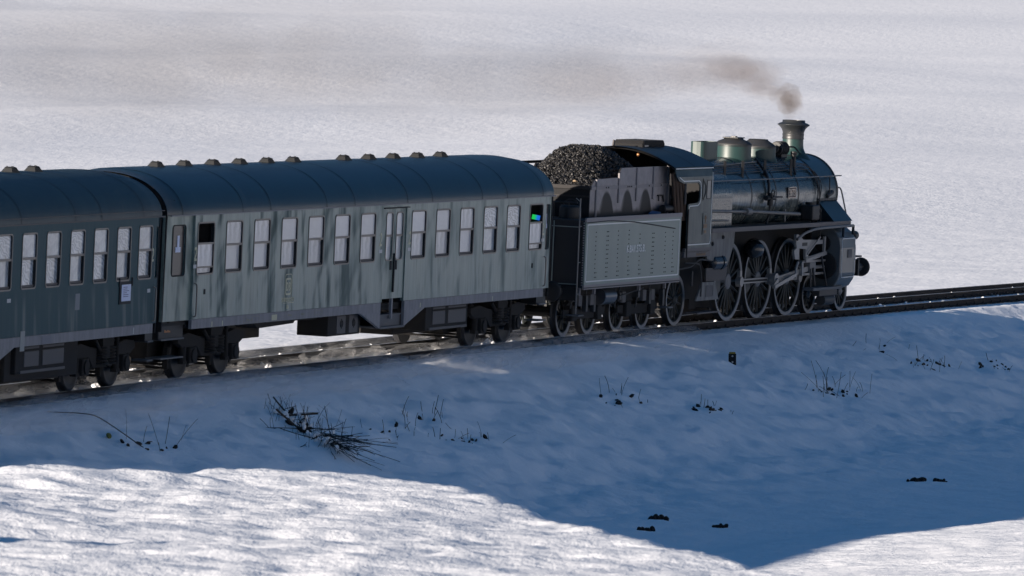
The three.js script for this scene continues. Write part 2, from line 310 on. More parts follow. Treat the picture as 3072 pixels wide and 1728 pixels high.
const mRoof = [0, 1].map((k) => std(0xffffff, k ? 0.3 : 0.45, 0, { map: roofTex(k) }));
const mSkirt = std(0xffffff, 0.75, 0, { map: dataTex(1024, 64, (u, v) => { const n = fbm(u * 90, v * 1.5, 2.1, 3); return [0.225 + 0.08 * n, 0.222 + 0.08 * n, 0.232 + 0.08 * n].map(toS); }, true) });
mSkirt.map.repeat.set(1 / 12, 1);
const roofPt = (t, k = 1) => { const z = Math.sin(t), e = 2.25; return [3.215 + 0.835 * Math.pow(Math.max(0, 1 - Math.pow(Math.abs(z), e)), 1 / 1.95), 1.41 * z * k]; };
function roofGeo(x0, x1, lift = 0, x0s = x0, x1s = x1) {
  const N = 44, xs = [], pos = [], uv = [], idx = [];
  const L = x1 - x0; for (let i = 0; i <= 40; i++) xs.push(x0 + L * i / 40);
  if (x1 - x0 > 5) { xs.splice(1, 0, x0 + 0.12, x0 + 0.3, x0 + 0.7); xs.splice(xs.length - 1, 0, x1 - 0.7, x1 - 0.3, x1 - 0.12); xs.sort((a, b) => a - b); }
  for (const x of xs) for (let j = 0; j <= N; j++) {
    const t = -Math.PI / 2 + Math.PI * j / N; let [y, z] = roofPt(t);
    const e = Math.max(sstep(0.9, 0, x - x0s), sstep(0.9, 0, x1s - x)); y = 3.215 + (y - 3.215) * (1 - 0.07 * e) + lift * Math.cos(t) ; z *= (1 - 0.045 * e) * (1 + lift / 1.41);
    pos.push(x, y, z); uv.push((x + 12) / 24, j / N);
  }
  for (let i = 0; i < xs.length - 1; i++) for (let j = 0; j < N; j++) { const a = i * (N + 1) + j; idx.push(a, a + 1, a + N + 1, a + 1, a + N + 2, a + N + 1); }
  const g = new THREE.BufferGeometry(); g.setAttribute('position', new THREE.BufferAttribute(new Float32Array(pos), 3)); g.setAttribute('uv', new THREE.BufferAttribute(new Float32Array(uv), 2)); g.setIndex(idx); g.computeVertexNormals(); return g;
}
// frosted condensation, with snow reflections and curtain folds painted into the colour; four looks
const paneTex = [0, 1, 2, 3].map((k) => dataTex(128, 128, (u, v) => {
  const w = fbm(u * 3 + 0.6 * fbm(u * 4, v * 4, k * 5 + 0.3, 2), v * 3, k * 9.1 + 2.2, 4), st = fbm(u * 16, v * 1.4, k * 3.7 + 1.1, 3), sw = Math.sin((u * 5 + v * 9 + 5 * fbm(u * 2, v * 2, k + 0.7, 2)) * 3.2);
  const b = k === 0 ? 0.8 + 0.1 * w : k === 1 ? 0.72 + 0.16 * st + 0.14 * Math.sin(u * 19 + 3 * w) * sstep(0, 1, v + 0.2) : k === 2 ? 0.6 + 0.13 * sw + 0.22 * w : 0.56 + 0.3 * w + 0.1 * st;
  return (k < 2 ? [b, b * 1.0, b * 1.02] : [b * 0.86, b * 0.97, b * 1.08]).map(toS);
}, true));
const mPane = paneTex.map((t, k) => new THREE.MeshPhysicalMaterial({ color: 0xffffff, map: t, roughness: k < 2 ? 0.35 : 0.2, clearcoat: 0.7, clearcoatRoughness: 0.06, bumpMap: t, bumpScale: 0.004, transmission: 0.25, thickness: 0, side: THREE.DoubleSide }));
const paneVar = [0.88, 1.0, 0.94, 1.06].map((q) => mPane.map((m) => { const c = m.clone(); c.color.setScalar(Math.min(1, q * 0.95)); return c; }));
const mDirtyPane = std(lin(0.035, 0.032, 0.034), 0.3);
const mGlassFar = new THREE.MeshPhysicalMaterial({ color: 0xffffff, roughness: 0.02, transmission: 1, thickness: 0 });
const mPale = std(lin(0.5, 0.5, 0.5), 0.8);

function paneGeo(x0, x1, y0, y1, z) { const g = new THREE.PlaneGeometry(x1 - x0, y1 - y0); g.translate((x0 + x1) / 2, (y0 + y1) / 2, z); return g; }
// spec: {kind, wins: [[x, style]], ww, door, bodyL, bodyR, endL, endR, vents, ribs}
function buildCoach(root, S) {
  const k = S.kind, side = mSide[k], Y0 = 1.205, Y1 = 3.215, WB0 = 2.045, WB1 = 3.067, hw = S.ww / 2, ZS = 1.41, T = 0.075;
  const d0 = S.door - 0.645, d1 = S.door + 0.645;
  for (const sgn of [1, -1]) {
    const wall = new THREE.Group(); wall.name = 'side_wall'; root.add(wall); if (sgn < 0) wall.rotation.y = Math.PI; // far side: same pieces, seen from behind
    const X = (x) => (sgn > 0 ? x : -x);
    const seg = (a, b) => (sgn > 0 ? [a, b] : [-b, -a]);
    // wall plates left and right of the centre doors
    const wallPiece = (a, b) => {
      const s = new THREE.Shape(); const [p, q] = seg(a, b); s.moveTo(p, Y0); s.lineTo(q, Y0); s.lineTo(q, Y1); s.lineTo(p, Y1); s.lineTo(p, Y0);
      for (const [wx] of S.wins) if (wx > a && wx < b) rrect(s, X(wx) - hw + 0.012, X(wx) + hw - 0.012, WB0 + 0.012, WB1 - 0.012, 0.07, true);
      mesh('side_panel', new THREE.ExtrudeGeometry(s, { depth: T, bevelEnabled: false, curveSegments: 4 }).translate(0, 0, ZS - T), side, wall);
    };
    wallPiece(S.bodyL, d0); wallPiece(d1, S.bodyR);
    { const b = new B(), [p, q] = seg(d0, d1); b.box(p, q, 3.13, Y1, ZS - T, ZS); b.mesh('door_lintel', side, wall); }
    // windows
    for (const [wx, style] of S.wins) {
      const x = X(wx), a = x - hw, b = x + hw, wn = new THREE.Group(); wn.name = 'window'; root.add(wn); if (sgn < 0) wn.rotation.y = Math.PI;
      mesh('window_frame', ring(a, b, WB0, WB1, 0.085, 0.028, ZS - 0.001, ZS + 0.012), mAlu, wn);
      mesh('window_seal', ring(a + 0.013, b - 0.013, WB0 + 0.013, WB1 - 0.013, 0.07, 0.024, ZS - 0.07, ZS - 0.003), mRubber, wn);
      const pv = paneVar[Math.floor(Math.abs(wx * 7.3)) % 4], pm = pv[style % 4], xi0 = a + 0.035, xi1 = b - 0.035, yt = WB1 - 0.035, yb = WB0 + 0.035, ym = WB0 + 0.555;
      if (sgn < 0) { mesh('pane', paneGeo(xi0, xi1, yb, yt, ZS - 0.03), mGlassFar, wn); continue; }
      if (style < 10) {
        mesh('pane', paneGeo(xi0, xi1, ym + 0.01, yt, ZS - 0.018), pm, wn);
        mesh('pane', paneGeo(xi0, xi1, yb, ym - 0.01, ZS - 0.048), pv[(style + 1) % 2 + (style > 1 ? 2 : 0)], wn);
        const bb = new B(); bb.box(xi0 - 0.006, xi1 + 0.006, ym - 0.022, ym + 0.022, ZS - 0.06, ZS + 0.004); bb.mesh('sash_bar', mAlu, wn);
        const b2 = new B(); b2.box(xi0, xi1, yb - 0.006, yb + 0.04, ZS - 0.07, ZS - 0.02); b2.mesh('sash_bar', mAluDark, wn);
      } else { // upper sash lowered: dark opening above, two layers of glass below
        mesh('pane', paneGeo(xi0, xi1, yb + 0.12, ym + 0.035, ZS - 0.018), mPane[1], wn);
        const bb = new B(); bb.box(xi0 - 0.006, xi1 + 0.006, ym + 0.03, ym + 0.068, ZS - 0.06, ZS + 0.006); bb.mesh('sash_bar', mAlu, wn); const b3 = new B(); b3.box(xi0 - 0.006, xi1 + 0.006, yb + 0.1, yb + 0.13, ZS - 0.06, ZS); b3.mesh('sash_bar', mAlu, wn);
        mesh('pane', paneGeo(xi0, xi1, yb, yb + 0.1, ZS - 0.05), mPane[1], wn);
      }
    }
    // centre double door, recessed
    for (const h of [0, 1]) {
      const dr = new THREE.Group(); dr.name = 'door'; root.add(dr); if (sgn < 0) dr.rotation.y = Math.PI;
      const [p0, q0] = h ? [S.door + 0.006, d1 - 0.012] : [d0 + 0.012, S.door - 0.006], [p, q] = seg(p0, q0);
      const s = new THREE.Shape(); s.moveTo(p, 1.27); s.lineTo(q, 1.27); s.lineTo(q, 3.12); s.lineTo(p, 3.12); s.lineTo(p, 1.27);
      const c = (p + q) / 2 + (h ? -0.02 : 0.02) * sgn, w = 0.2; rrect(s, c - w, c + w, 2.06, 3.04, 0.1, true);
      mesh('door_panel', new THREE.ExtrudeGeometry(s, { depth: 0.045, bevelEnabled: false, curveSegments: 4 }).translate(0, 0, ZS - 0.07), side, dr);
      mesh('window_frame', ring(c - w - 0.012, c + w + 0.012, 2.048, 3.052, 0.1, 0.026, ZS - 0.026, ZS - 0.014), mAlu, dr);
      mesh('pane', paneGeo(c - w, c + w, 2.58, 3.04, ZS - 0.045), sgn > 0 ? mPane[0] : mGlassFar, dr); mesh('pane', paneGeo(c - w, c + w, 2.06, 2.56, ZS - 0.066), sgn > 0 ? mPane[0] : mGlassFar, dr);
      const b = new B(); b.box(c - w, c + w, 2.545, 2.59, ZS - 0.07, ZS - 0.03); b.mesh('sash_bar', mAlu, dr);
      const e = seg(h ? S.door + 0.1 : S.door - 0.2, h ? S.door + 0.2 : S.door - 0.1), bh = new B(); bh.box(e[0], e[1], 1.86, 2.05, ZS - 0.03, ZS - 0.005, 0.01); bh.mesh('handle_recess', mRubber, dr);
    }
    { const b = new B(), e = seg(S.door - 0.025, S.door + 0.025); b.box(e[0], e[1], 1.4, 2.2, ZS - 0.024, ZS + 0.012, 0.008); const r = b.mesh('door_seal', mRubber, wall); const b2 = new B(), f = seg(S.door - 0.04, S.door + 0.04); b2.box(f[0], f[1], 0.85, 1.27, ZS - 0.06, ZS - 0.01); b2.mesh('door_post', mSkirt, wall);
      const b3 = new B(), g = seg(d0 - 0.1, d1 + 0.1); b3.box(g[0], g[1], 3.13, 3.15, ZS, ZS + 0.03); b3.mesh('rain_strip', mRubber, wall); }
    // skirt band and step pod
    { const P = (a) => a.map(([x, y]) => [X(x), y]); const rev = (a) => (sgn > 0 ? a : a.slice().reverse());
      const b = new B();
      b.plate(rev(P([[S.bodyL, 1.02], [d0 - 1.25, 1.02], [d0 - 0.06, 0.67], [d0 - 0.06, 1.2], [S.bodyL, 1.2]])), ZS - 0.06, ZS + 0.004);
      b.plate(rev(P([[d1 + 0.06, 0.67], [d1 + 1.3, 1.02], [S.bodyR, 1.02], [S.bodyR, 1.2], [d1 + 0.06, 1.2]])), ZS - 0.06, ZS + 0.004);
      b.mesh('skirt', mSkirt, wall);
      const e = seg(d0 - 0.06, d1 + 0.06), st = new B();
      st.box(e[0], e[1], 0.66, 0.7, ZS - 0.5, ZS + 0.02); st.box(e[0], e[1], 0.92, 0.945, ZS - 0.42, ZS - 0.05); st.box(e[0] + 0.01, e[1] - 0.01, 0.7, 0.92, ZS - 0.12, ZS - 0.08); st.mesh('door_step', mStep, wall);
      const dk = new B(); dk.box(e[0], e[1], 0.7, 1.27, ZS - 0.56, ZS - 0.5); dk.mesh('step_back', mInside, wall);
    }
    // tapered end vestibules with end doors
    for (const [xa, xb] of [[S.bodyL, S.endL], [S.bodyR, S.endR]]) {
      const dir = Math.sign(xb - xa), vb = new THREE.Group(); vb.name = 'end_door'; root.add(vb);
      const len = Math.abs(xb - xa), z0 = ZS - 0.05, z1 = ZS - 0.1, ang = Math.atan2(z0 - z1, len) * dir;
      const s = new THREE.Shape(); s.moveTo(0, 1.19); s.lineTo(len, 1.19); s.lineTo(len, Y1); s.lineTo(0, Y1); s.lineTo(0, 1.19); rrect(s, len * 0.25, len * 0.72, 2.05, 3.02, Math.min(0.09, len * 0.1), true);
      let g = new THREE.ExtrudeGeometry(s, { depth: 0.05, bevelEnabled: false, curveSegments: 4 });
      let fr = ring(len * 0.25 - 0.012, len * 0.72 + 0.012, 2.04, 3.03, Math.min(0.09, len * 0.1), 0.022, 0.048, 0.06), pn = paneGeo(len * 0.25, len * 0.72, 2.05, 3.02, 0.02);
      const pl = new B(); pl.box(len * 0.42, len * 0.5, 2.52, 2.82, 0.023, 0.028); pl.box(len * 0.38, len * 0.56, 2.5, 2.6, 0.023, 0.029); let plg = pl.geo();
      const fin = (q) => { q = q.index ? q.toNonIndexed() : q; if (dir < 0) { q.applyMatrix4(new THREE.Matrix4().makeScale(-1, 1, 1)); const p = q.attributes.position, n = q.attributes.normal, u = q.attributes.uv; for (let i = 0; i < p.count; i += 3) for (const at of [p, n, u]) if (at) for (let c = 0; c < at.itemSize; c++) { const t = at.getComponent(i + 1, c); at.setComponent(i + 1, c, at.getComponent(i + 2, c)); at.setComponent(i + 2, c, t); } } q.rotateY(ang); q.translate(xa, 0, z0 - 0.05); return sgn < 0 ? flip(q) : q; };
      mesh('door_panel', fin(g), side, vb); mesh('window_frame', fin(fr), mRubber, vb); mesh('pane', fin(pn), k ? mDirtyPane : mPane[1], vb); mesh('sticker', fin(plg), mPaper, vb);
      const b = new B(), zz = sgn * (ZS - 0.1);
      for (const y of [0.83, 0.47]) { const e = new B(); e.box(Math.min(xa, xb) + 0.05, Math.max(xa, xb) - 0.1, y, y + 0.03, Math.min(zz, zz - sgn * 0.32), Math.max(zz, zz - sgn * 0.32)); e.mesh('end_step', mStep, vb); }
      const bk = new B(); bk.box(Math.min(xa, xb) + 0.02, Math.max(xa, xb) - 0.05, 0.84, 1.19, Math.min(sgn * 0.9, zz - sgn * 0.05), Math.max(sgn * 0.9, zz - sgn * 0.05)); bk.mesh('step_box', mBlack, vb);
      const hr = new B(), hx = xa - dir * 0.06; hr.tube([[hx, 1.25, sgn * (ZS + 0.01)], [hx, 1.3, sgn * (ZS + 0.06)], [hx, 1.85, sgn * (ZS + 0.06)], [hx, 1.9, sgn * (ZS + 0.01)]], 0.016, 14); hr.mesh('grab_rail', mAlu, vb);
    }
    // gutter
    { const b = new B(), [p, q] = seg(S.endL + 0.05, S.endR - 0.05); b.box(p, q, 3.2, 3.222, ZS - 0.02, ZS + 0.014); if (!k) b.box(p, q, 3.32, 3.333, ZS - 0.02, ZS + 0.005); b.mesh('gutter', k ? mSkirt : mAluDark, wall); }
  }
  // roof
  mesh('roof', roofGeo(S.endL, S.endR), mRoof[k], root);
  for (const x of S.ribs) mesh('roof_seam', roofGeo(x - 0.02, x + 0.02, 0.005, S.endL, S.endR), mRoofSeam[k], root);
  for (const x of S.vents) {
    const v = new THREE.Group(); v.name = 'roof_vent'; v.position.set(x, 4.04, 0.02); root.add(v);
    mesh('vent_hood', ventGeo, mVent, v); mesh('vent_cap', ventCap, mVent, v);
  }
  // ends, floor, inside partitions
  for (const x of [S.endL, S.endR]) {
    const s = new THREE.Shape(); s.moveTo(-1.31, 1.0); s.lineTo(1.31, 1.0); for (let j = 0; j <= 24; j++) { const [y, z] = roofPt(Math.PI / 2 - Math.PI * j / 24); s.lineTo(z * 0.945, 3.2 + (y - 3.215) * 0.91); } s.lineTo(-1.31, 1.0);
    const e = mesh('end_wall', new THREE.ExtrudeGeometry(s, { depth: 0.05, bevelEnabled: false }).rotateY(Math.PI / 2).translate(x < 0 ? x + 0.01 : x - 0.06, 0, 0), mBlackDull, root);
    const d = Math.sign(x), b = new B(); for (const z of [-0.56, 0.56]) b.add(new THREE.CylinderGeometry(0.15, 0.15, 1.95, 14), x + d * 0.16, 2.1, z); b.add(new THREE.CylinderGeometry(0.14, 0.14, 1.3, 14), x + d * 0.16, 3.12, 0, Math.PI / 2); b.mesh('gangway_bellows', mRubber, root);
    const bb = new B(); for (const z of [-0.875, 0.875]) buffer(bb, x - d * 0.22, z, d); bb.box(Math.min(x, x - d * 0.3), Math.max(x, x - d * 0.3), 0.85, 1.2, -1.25, 1.25); bb.rod([x, 0.95, 0], [x + d * 0.45, 0.9, 0], 0.05); bb.mesh('buffer_beam', mBlackDull, root);
  }
  { const b = new B(); b.box(S.endL + 0.1, S.endR - 0.1, 1.1, 1.16, -1.28, 1.28); b.mesh('floor', mInside, root); }
  for (const x of S.walls) { const b = new B(); b.box(x - 0.03, x + 0.03, 1.16, 3.5, -1.3, 1.3); b.mesh('partition', mInside, root); }
  // underframe
  { const b = new B(); b.box(S.endL + 0.4, S.endR - 0.4, 0.9, 1.1, -0.35, 0.35); for (const z of [-1.28, 1.2]) b.box(S.bodyL, S.bodyR, 1.03, 1.12, z, z + 0.08); for (let x = -9; x < 10; x += 1.5) b.box(x, x + 0.07, 0.98, 1.1, -1.25, 1.25); b.mesh('underframe', mUnder, root); }
  { const b = new B(); b.plate([[S.door - 7.4, 1.06], [S.door - 7.05, 0.88], [S.door - 5.1, 0.92], [S.door - 4.85, 1.06]], 0.75, 1.2); b.rod([S.door - 4.9, 0.97, 0.95], [S.door - 2.6, 0.95, 0.95], 0.035); b.mesh('equipment_pan', mUnder, root); }
  for (const [a, b] of S.far) { const q = new B(); q.box(a, b, 0.44, 1.06, -1.2, -0.55, 0.02); q.mesh('sun_blocking_box', mUnder, root); }  // boxes added on the far side to block low sun under the coach
  { const q = new B(); q.box(S.door + 2.7, S.door + 5.3, 0.36, 1.0, -0.5, 0.45, 0.02); q.mesh('inner_sun_blocker', mUnder, root); }  // inner box added to stop sun streaks reaching the slope
  const bat = new THREE.Group(); bat.name = 'battery_box'; root.add(bat); { const b = new B(); b.box(S.door - 3.2, S.door - 1.35, 0.58, 1.06, 0.55, 1.22, 0.02); b.mesh('box', mUnder, bat); for (const x of [S.door - 2.72, S.door - 2.02]) { const c = new B(); c.box(x, x + 0.5, 0.62, 0.98, 1.21, 1.235, 0.01); c.mesh('lid', mBoxGrey, bat); const sy = new B(); sy.add(new THREE.TorusGeometry(0.07, 0.012, 6, 18), x + 0.25, 0.82, 1.238); sy.box(x + 0.235, x + 0.265, 0.72, 0.92, 1.234, 1.242); sy.mesh('symbol', mRubber, bat); } }
  const cab = new THREE.Group(); cab.name = 'equipment_cabinet'; root.add(cab); { const b = new B(); b.box(S.door + 2.5, S.door + 5.1, 0.5, 1.06, 0.5, 1.24, 0.02); b.mesh('box', mUnder, cab); for (const [a, c] of [[2.9, 3.65], [3.85, 4.95]]) { const q = new B(); q.box(S.door + a, S.door + c, 0.62, 0.9, 1.235, 1.26, 0.01); q.mesh('lid', mBoxGrey, cab); const q2 = new B(); q2.box(S.door + a, S.door + c, 0.94, 0.985, 1.235, 1.26, 0.01); q2.mesh('rail', mBoxGrey, cab); } const q = new B(); q.box(S.door + 2.7, S.door + 5.0, 0.51, 0.56, 1.236, 1.27); q.mesh('rail', mBoxGrey, cab); }
  // bogies
  for (const bx of [-8.35, 8.35]) {
    const bg = new THREE.Group(); bg.name = 'bogie'; bg.position.x = bx; root.add(bg);
    for (const wx of [-1.1, 1.1]) for (const sg of [1, -1]) { const w = mesh('wheel', coachWheel, mWheelCoach, bg); w.position.set(wx, 0.46, sg * 0.68); if (sg < 0) w.rotation.y = Math.PI; }
    const ax = new B(); for (const wx of [-1.1, 1.1]) ax.rod([wx, 0.46, -0.7], [wx, 0.46, 0.7], 0.07); ax.mesh('axle', mUnder, bg);
    for (const sg of [1, -1]) {
      const f = new B(), z0 = sg > 0 ? 0.93 : -1.05, z1 = z0 + 0.12;
      f.plate([[-1.75, 0.72], [-1.5, 0.62], [-0.75, 0.62], [-0.5, 0.42], [0.5, 0.42], [0.75, 0.62], [1.5, 0.62], [1.75, 0.72], [1.75, 0.86], [1.2, 0.9], [0.55, 0.8], [-0.55, 0.8], [-1.2, 0.9], [-1.75, 0.86]], z0, z1, 0.01); f.mesh('bogie_frame', mUnder, bg);
      const s = new B(); for (const wx of [-1.1, 1.1]) { s.box(wx - 0.16, wx + 0.16, 0.3, 0.62, sg * 0.99 - 0.13, sg * 0.99 + 0.13, 0.03); s.add(new THREE.CylinderGeometry(0.13, 0.13, 0.05, 18), wx, 0.46, sg * 1.13, Math.PI / 2); for (const q of [-0.28, 0.28]) s.add(new THREE.CylinderGeometry(0.075, 0.075, 0.28, 10), wx + q, 0.5, sg * 1.0); s.box(wx - 0.36, wx + 0.36, 0.3, 0.36, sg * 1 - 0.06, sg * 1 + 0.06); } s.mesh('axle_box', mUnder, bg);
      const sp = new B(); for (const q of [-0.22, 0.22]) { for (let i = 0; i < 6; i++) sp.add(new THREE.TorusGeometry(0.12, 0.022, 6, 16), q, 0.5 + i * 0.06, sg * 1.08, Math.PI / 2); } sp.mesh('coil_spring', mUnder, bg);
      const h = new B(); h.rod([-0.6, 0.95, sg * 1.1], [0.1, 0.45, sg * 1.12], 0.035); h.rod([0.62, 0.98, sg * 1.1], [0.62, 0.5, sg * 1.1], 0.04); for (const wx of [-1.62, -0.58, 0.58, 1.62]) { h.box(wx - 0.05, wx + 0.05, 0.2, 0.62, sg * 0.76 - 0.05, sg * 0.76 + 0.05); h.rod([wx, 0.22, -0.8], [wx, 0.22, 0.8], 0.025); } h.mesh('brake_rigging', mUnder, bg);
    }
    const bo = new B(); bo.box(-0.3, 0.3, 0.6, 1.0, -1.15, 1.15); bo.box(-1.95, 1.95, 0.3, 0.9, -0.62, 0.5); bo.mesh('bolster_and_sun_blocker', mUnder, bg);  // bolster, plus a long filler box added to block sun between the wheels
  }
}
const mSteelDark = std(lin(0.05, 0.05, 0.052), 0.55, 0.3), mSteelLight = std(lin(0.27, 0.265, 0.26), 0.5, 0.25), mHub = std(lin(0.17, 0.17, 0.175), 0.5), mBlackGloss = std(lin(0.012, 0.013, 0.016), 0.25), mGreyD = std(lin(0.06, 0.056, 0.056), 0.7), mGreyEdgeD = std(lin(0.08, 0.072, 0.07), 0.7), mBrassPale = std(lin(0.7, 0.58, 0.46), 0.6), mBrassDull = std(lin(0.2, 0.13, 0.08), 0.6, 0.2), mCanvas = std(lin(0.07, 0.045, 0.032), 0.95), mCabRoof = std(lin(0.008, 0.02, 0.03), 0.42);
const mAluDark = std(lin(0.09, 0.085, 0.085), 0.6, 0.2), mStep = std(lin(0.09, 0.095, 0.105), 0.6), mVent = std(lin(0.016, 0.017, 0.018), 0.75), mBoxGrey = std(lin(0.1, 0.098, 0.1), 0.75);
const mRoofSeam = [0, 1].map((k) => std(k ? lin(0.005, 0.014, 0.02) : lin(0.009, 0.016, 0.02), 0.5));
const ventGeo = (() => { const g = new THREE.CylinderGeometry(0.12, 0.215, 0.1, 6, 1).toNonIndexed(); g.scale(0.95, 1, 0.95); g.computeVertexNormals(); return g.translate(0, 0.04, 0); })();
const ventCap = (() => { const b = new B(); b.add(new THREE.CylinderGeometry(0.09, 0.13, 0.02, 6), 0, 0.096, 0); for (let i = 0; i < 3; i++) b.add(new THREE.SphereGeometry(0.016, 6, 4), 0.07 * Math.cos(i * 2.1), 0.104, 0.07 * Math.sin(i * 2.1)); return b.geo(); })();

// main coach
const SC = -3.105;
const COACHES = 'green passenger coaches of the steam train';
const coach = thing('passenger_coach', 'grey-green streaky passenger coach coupled behind the tender, with double doors in the middle', 'railway coach', COACHES);
pose(coach, SC - 8.35, SC + 8.35);
{
  const P = 1.484, D = 0.66, wins = [];
  const stL = [10, 1, 1, 0, 0, 0, 0], stR = [0, 0, 1, 2, 2, 10];
  for (let i = 0; i < 7; i++) wins.push([D - 1.5 - (6 - i) * P - 0.04, stL[i]]);
  for (let i = 0; i < 6; i++) wins.push([D + 1.5 + i * P - 0.04, stR[i]]);
  buildCoach(coach, { kind: 1, wins, ww: 0.88, door: 0.74, bodyL: -10.35, bodyR: 10.2, endL: -11.65, endR: 10.86, vents: [-9.05, -7.6, -6.1, -4.65, -3.15, -1.68, 1.22, 2.7, 4.17, 5.65, 7.1], ribs: [-11.0, -7.9, -6.4, -3.3, -1.7, 1.4, 2.9, 6.0, 7.6, 9.95], walls: [-11.2, -9.28, -6.1, -3.1, 0.05, 1.45, 4.3, 7.3, 8.75, 10.1], far: [[-6.5, -1.7], [5.6, 6.6]] });
  // lettering
  const put = (name, g, x, y, mat = mPrint, z = 1.411) => { const m = mesh(name, g, mat, coach); m.position.set(x, y, z); return m; };
  for (const x of [-10.28 + 0.0, 0.74 - 0.86, 0.74 + 0.86, 9.99 + 0.03]) { put('class_number', textGeo('2', 0.27, 0.75), x, x < -5 ? 2.46 : 2.5); const b = new B(); b.box(-0.1, 0.1, -0.035, 0.035, 0, 0.004); put('small_plate', b.geo(), x, x < -5 ? 2.22 : 2.26, mPale); }
  put('railway_emblem', ring(-0.15, 0.15, -0.17, 0.17, 0.06, 0.036, 0, 0.004), -5.27, 1.69); put('railway_emblem', ring(-0.19, 0.19, -0.25, 0.25, 0.08, 0.012, 0, 0.004), -5.27, 1.69); put('railway_emblem', textGeo('DB', 0.17, 0.75), -5.27, 1.69);
  put('running_number', textGeo('50 80 22-43 254-1', 0.085, 0.72), -5.27, 1.43); put('running_number', marks(2, 0.08, 0.06), -5.27, 1.29);
  { const b = new B(); b.box(-0.28, 0.28, -0.004, 0.004, 0, 0.003); put('underline', b.geo(), -5.23, 1.365); }
  { const b = new B(); b.box(-0.14, 0.14, -0.055, 0.055, 0, 0.004); put('small_plate', b.geo(), -5.98, 1.1, mPrint, 1.415); }
  put('frame_lettering', ring(-0.45, 0.4, -0.06, 0.06, 0.02, 0.008, 0, 0.003), -7.2, 1.1, mPrintDim, 1.415); put('frame_lettering', marks(4, 0.06, 0.09), -7.3, 1.1, mPrintDim, 1.415); put('frame_lettering', marks(3, 0.04, 0.07), -5.1, 1.12, mPrintDim, 1.415); put('frame_lettering', marks(3, 0.04, 0.06), -4.4, 1.12, mPrintDim, 1.415); put('frame_lettering', ring(-0.22, 0.22, -0.04, 0.04, 0.01, 0.006, 0, 0.003), -3.55, 1.12, mPrintDim, 1.415);
  for (const x of [-9.3, -8.75, 2.4, 6.9]) { const b = new B(); b.box(-0.02, 0.02, -0.05, 0.05, 0, 0.004); put('frame_mark', b.geo(), x, 1.08, mPrint, 1.415); }
  for (const x of [-9.75, 9.4]) { const b = new B(); b.box(-0.035, 0.035, -0.05, 0.05, 0, 0.01); put('hook_plate', b.geo(), x, 1.72, mRubber); }
  put('step_box_lettering', marks(6, 0.05, 0.05), -11.2, 1.0, mBrass, 1.265);
}

// following coach, same pattern, closer window spacing
const coach2 = thing('passenger_coach', 'dark blue-green passenger coach at the left edge, with a white notice below one window', 'railway coach', COACHES);
{
  const D = 0.72, P = 1.25, wins = [], st = [2, 3, 3, 2, 3, 2, 3];
  for (let i = 0; i < 7; i++) { wins.push([D - 1.27 - i * P, st[i]]); }
  for (let i = 0; i < 7; i++) wins.push([D + 1.27 + i * P - (i === 6 ? 0.06 : 0), st[i]]);
  buildCoach(coach2, { kind: 0, wins, ww: 0.77, door: D, bodyL: -9.6, bodyR: 10.02, endL: -10.8, endR: 10.49, vents: [-8.5, -7.3, -6.1, -4.85, -3.6, -2.4, 2.2, 3.4, 4.66, 5.8, 7.0], ribs: [-9.9, -7.1, -5.7, -2.9, -1.4, 1.4, 2.8, 5.6, 7.0, 9.3], walls: [-10.2, -8.8, -4.3, -1, 2.6, 5.1, 7.6, 9.85], far: [[-6.6, -2], [-1.9, 2.5], [2.6, 6.6]] });
}
for (const [a, b] of [[2.9, 6.7], [-6.6, -2.2]]) { const q = new B(); q.box(a, b, 0.36, 1.06, -1.2, 1.15, 0.03); q.box(a + 0.2, b - 0.3, 0.3, 0.4, -0.9, 0.9); q.mesh('sun_blocking_box', mUnder, coach2); }  // front box is underframe equipment, rear one added to block the sun
for (let i = 0; i < 3; i++) {
  const c = coach2.clone(); c.name = numbered('passenger_coach'); scene.add(c); const s = -25.65 - 21.9 * (i + 1);
  c.userData = { ...coach2.userData, label: ['dark blue-green coach next behind the left-hand coach, beyond the picture edge', 'dark blue-green coach second behind the left-hand coach, beyond the picture edge', 'dark blue-green coach third behind the left-hand coach, beyond the picture edge'][i] };
  pose(c, s - 8.35, s + 8.35);
}
pose(coach2, -25.65 - 8.35, -25.65 + 8.35);
{
  const put = (name, g, x, y, mat, z = 1.412) => { const m = mesh(name, g, mat, coach2); m.position.set(x, y, z); return m; };
  const q = (w, h, d = 0.005) => new THREE.BoxGeometry(w, h, d);
  put('notice_board', q(0.62, 0.42, 0.02), 8.38, 1.83, mRubber, 1.42); put('notice', q(0.5, 0.31), 8.41, 1.83, mPaper, 1.434);
  { const b = new B(); for (let i = 0; i < 6; i++) b.box(-0.16, rr(0.02, 0.16), 0.1 - i * 0.035, 0.114 - i * 0.035, 0, 0.002); put('notice_text', b.geo(), 8.4, 1.83, std(lin(0.2, 0.2, 0.32), 0.9), 1.4375); }
  for (const x of [8.06, 8.76]) { const b = new B(); b.box(-0.02, 0.02, -0.08, 0.08, 0, 0.02); put('notice_hook', b.geo(), x, 2.03, mRubber); }
  put('class_number', textGeo('2', 0.25, 0.7), 9.86, 2.5, mPrint); put('small_plate', q(0.16, 0.07), 9.72, 1.83, mPale); put('small_plate', q(0.18, 0.07), 2.3, 1.87, mPale);
  put('sign_plate', q(0.24, 0.3), 5.85, 1.74, std(lin(0.22, 0.23, 0.24), 0.8)); put('sign_plate', q(0.22, 0.36), 3.05, 1.12, std(lin(0.3, 0.31, 0.3), 0.8), 1.42); put('sign_plate', q(0.5, 0.14), 4.3, 1.1, std(lin(0.2, 0.2, 0.22), 0.8), 1.42);
  { const b = new B(); b.box(-0.02, 0.02, -0.06, 0.06, 0, 0.005); put('frame_mark', b.geo(), 8.95, 1.1, mPale, 1.416); }
}

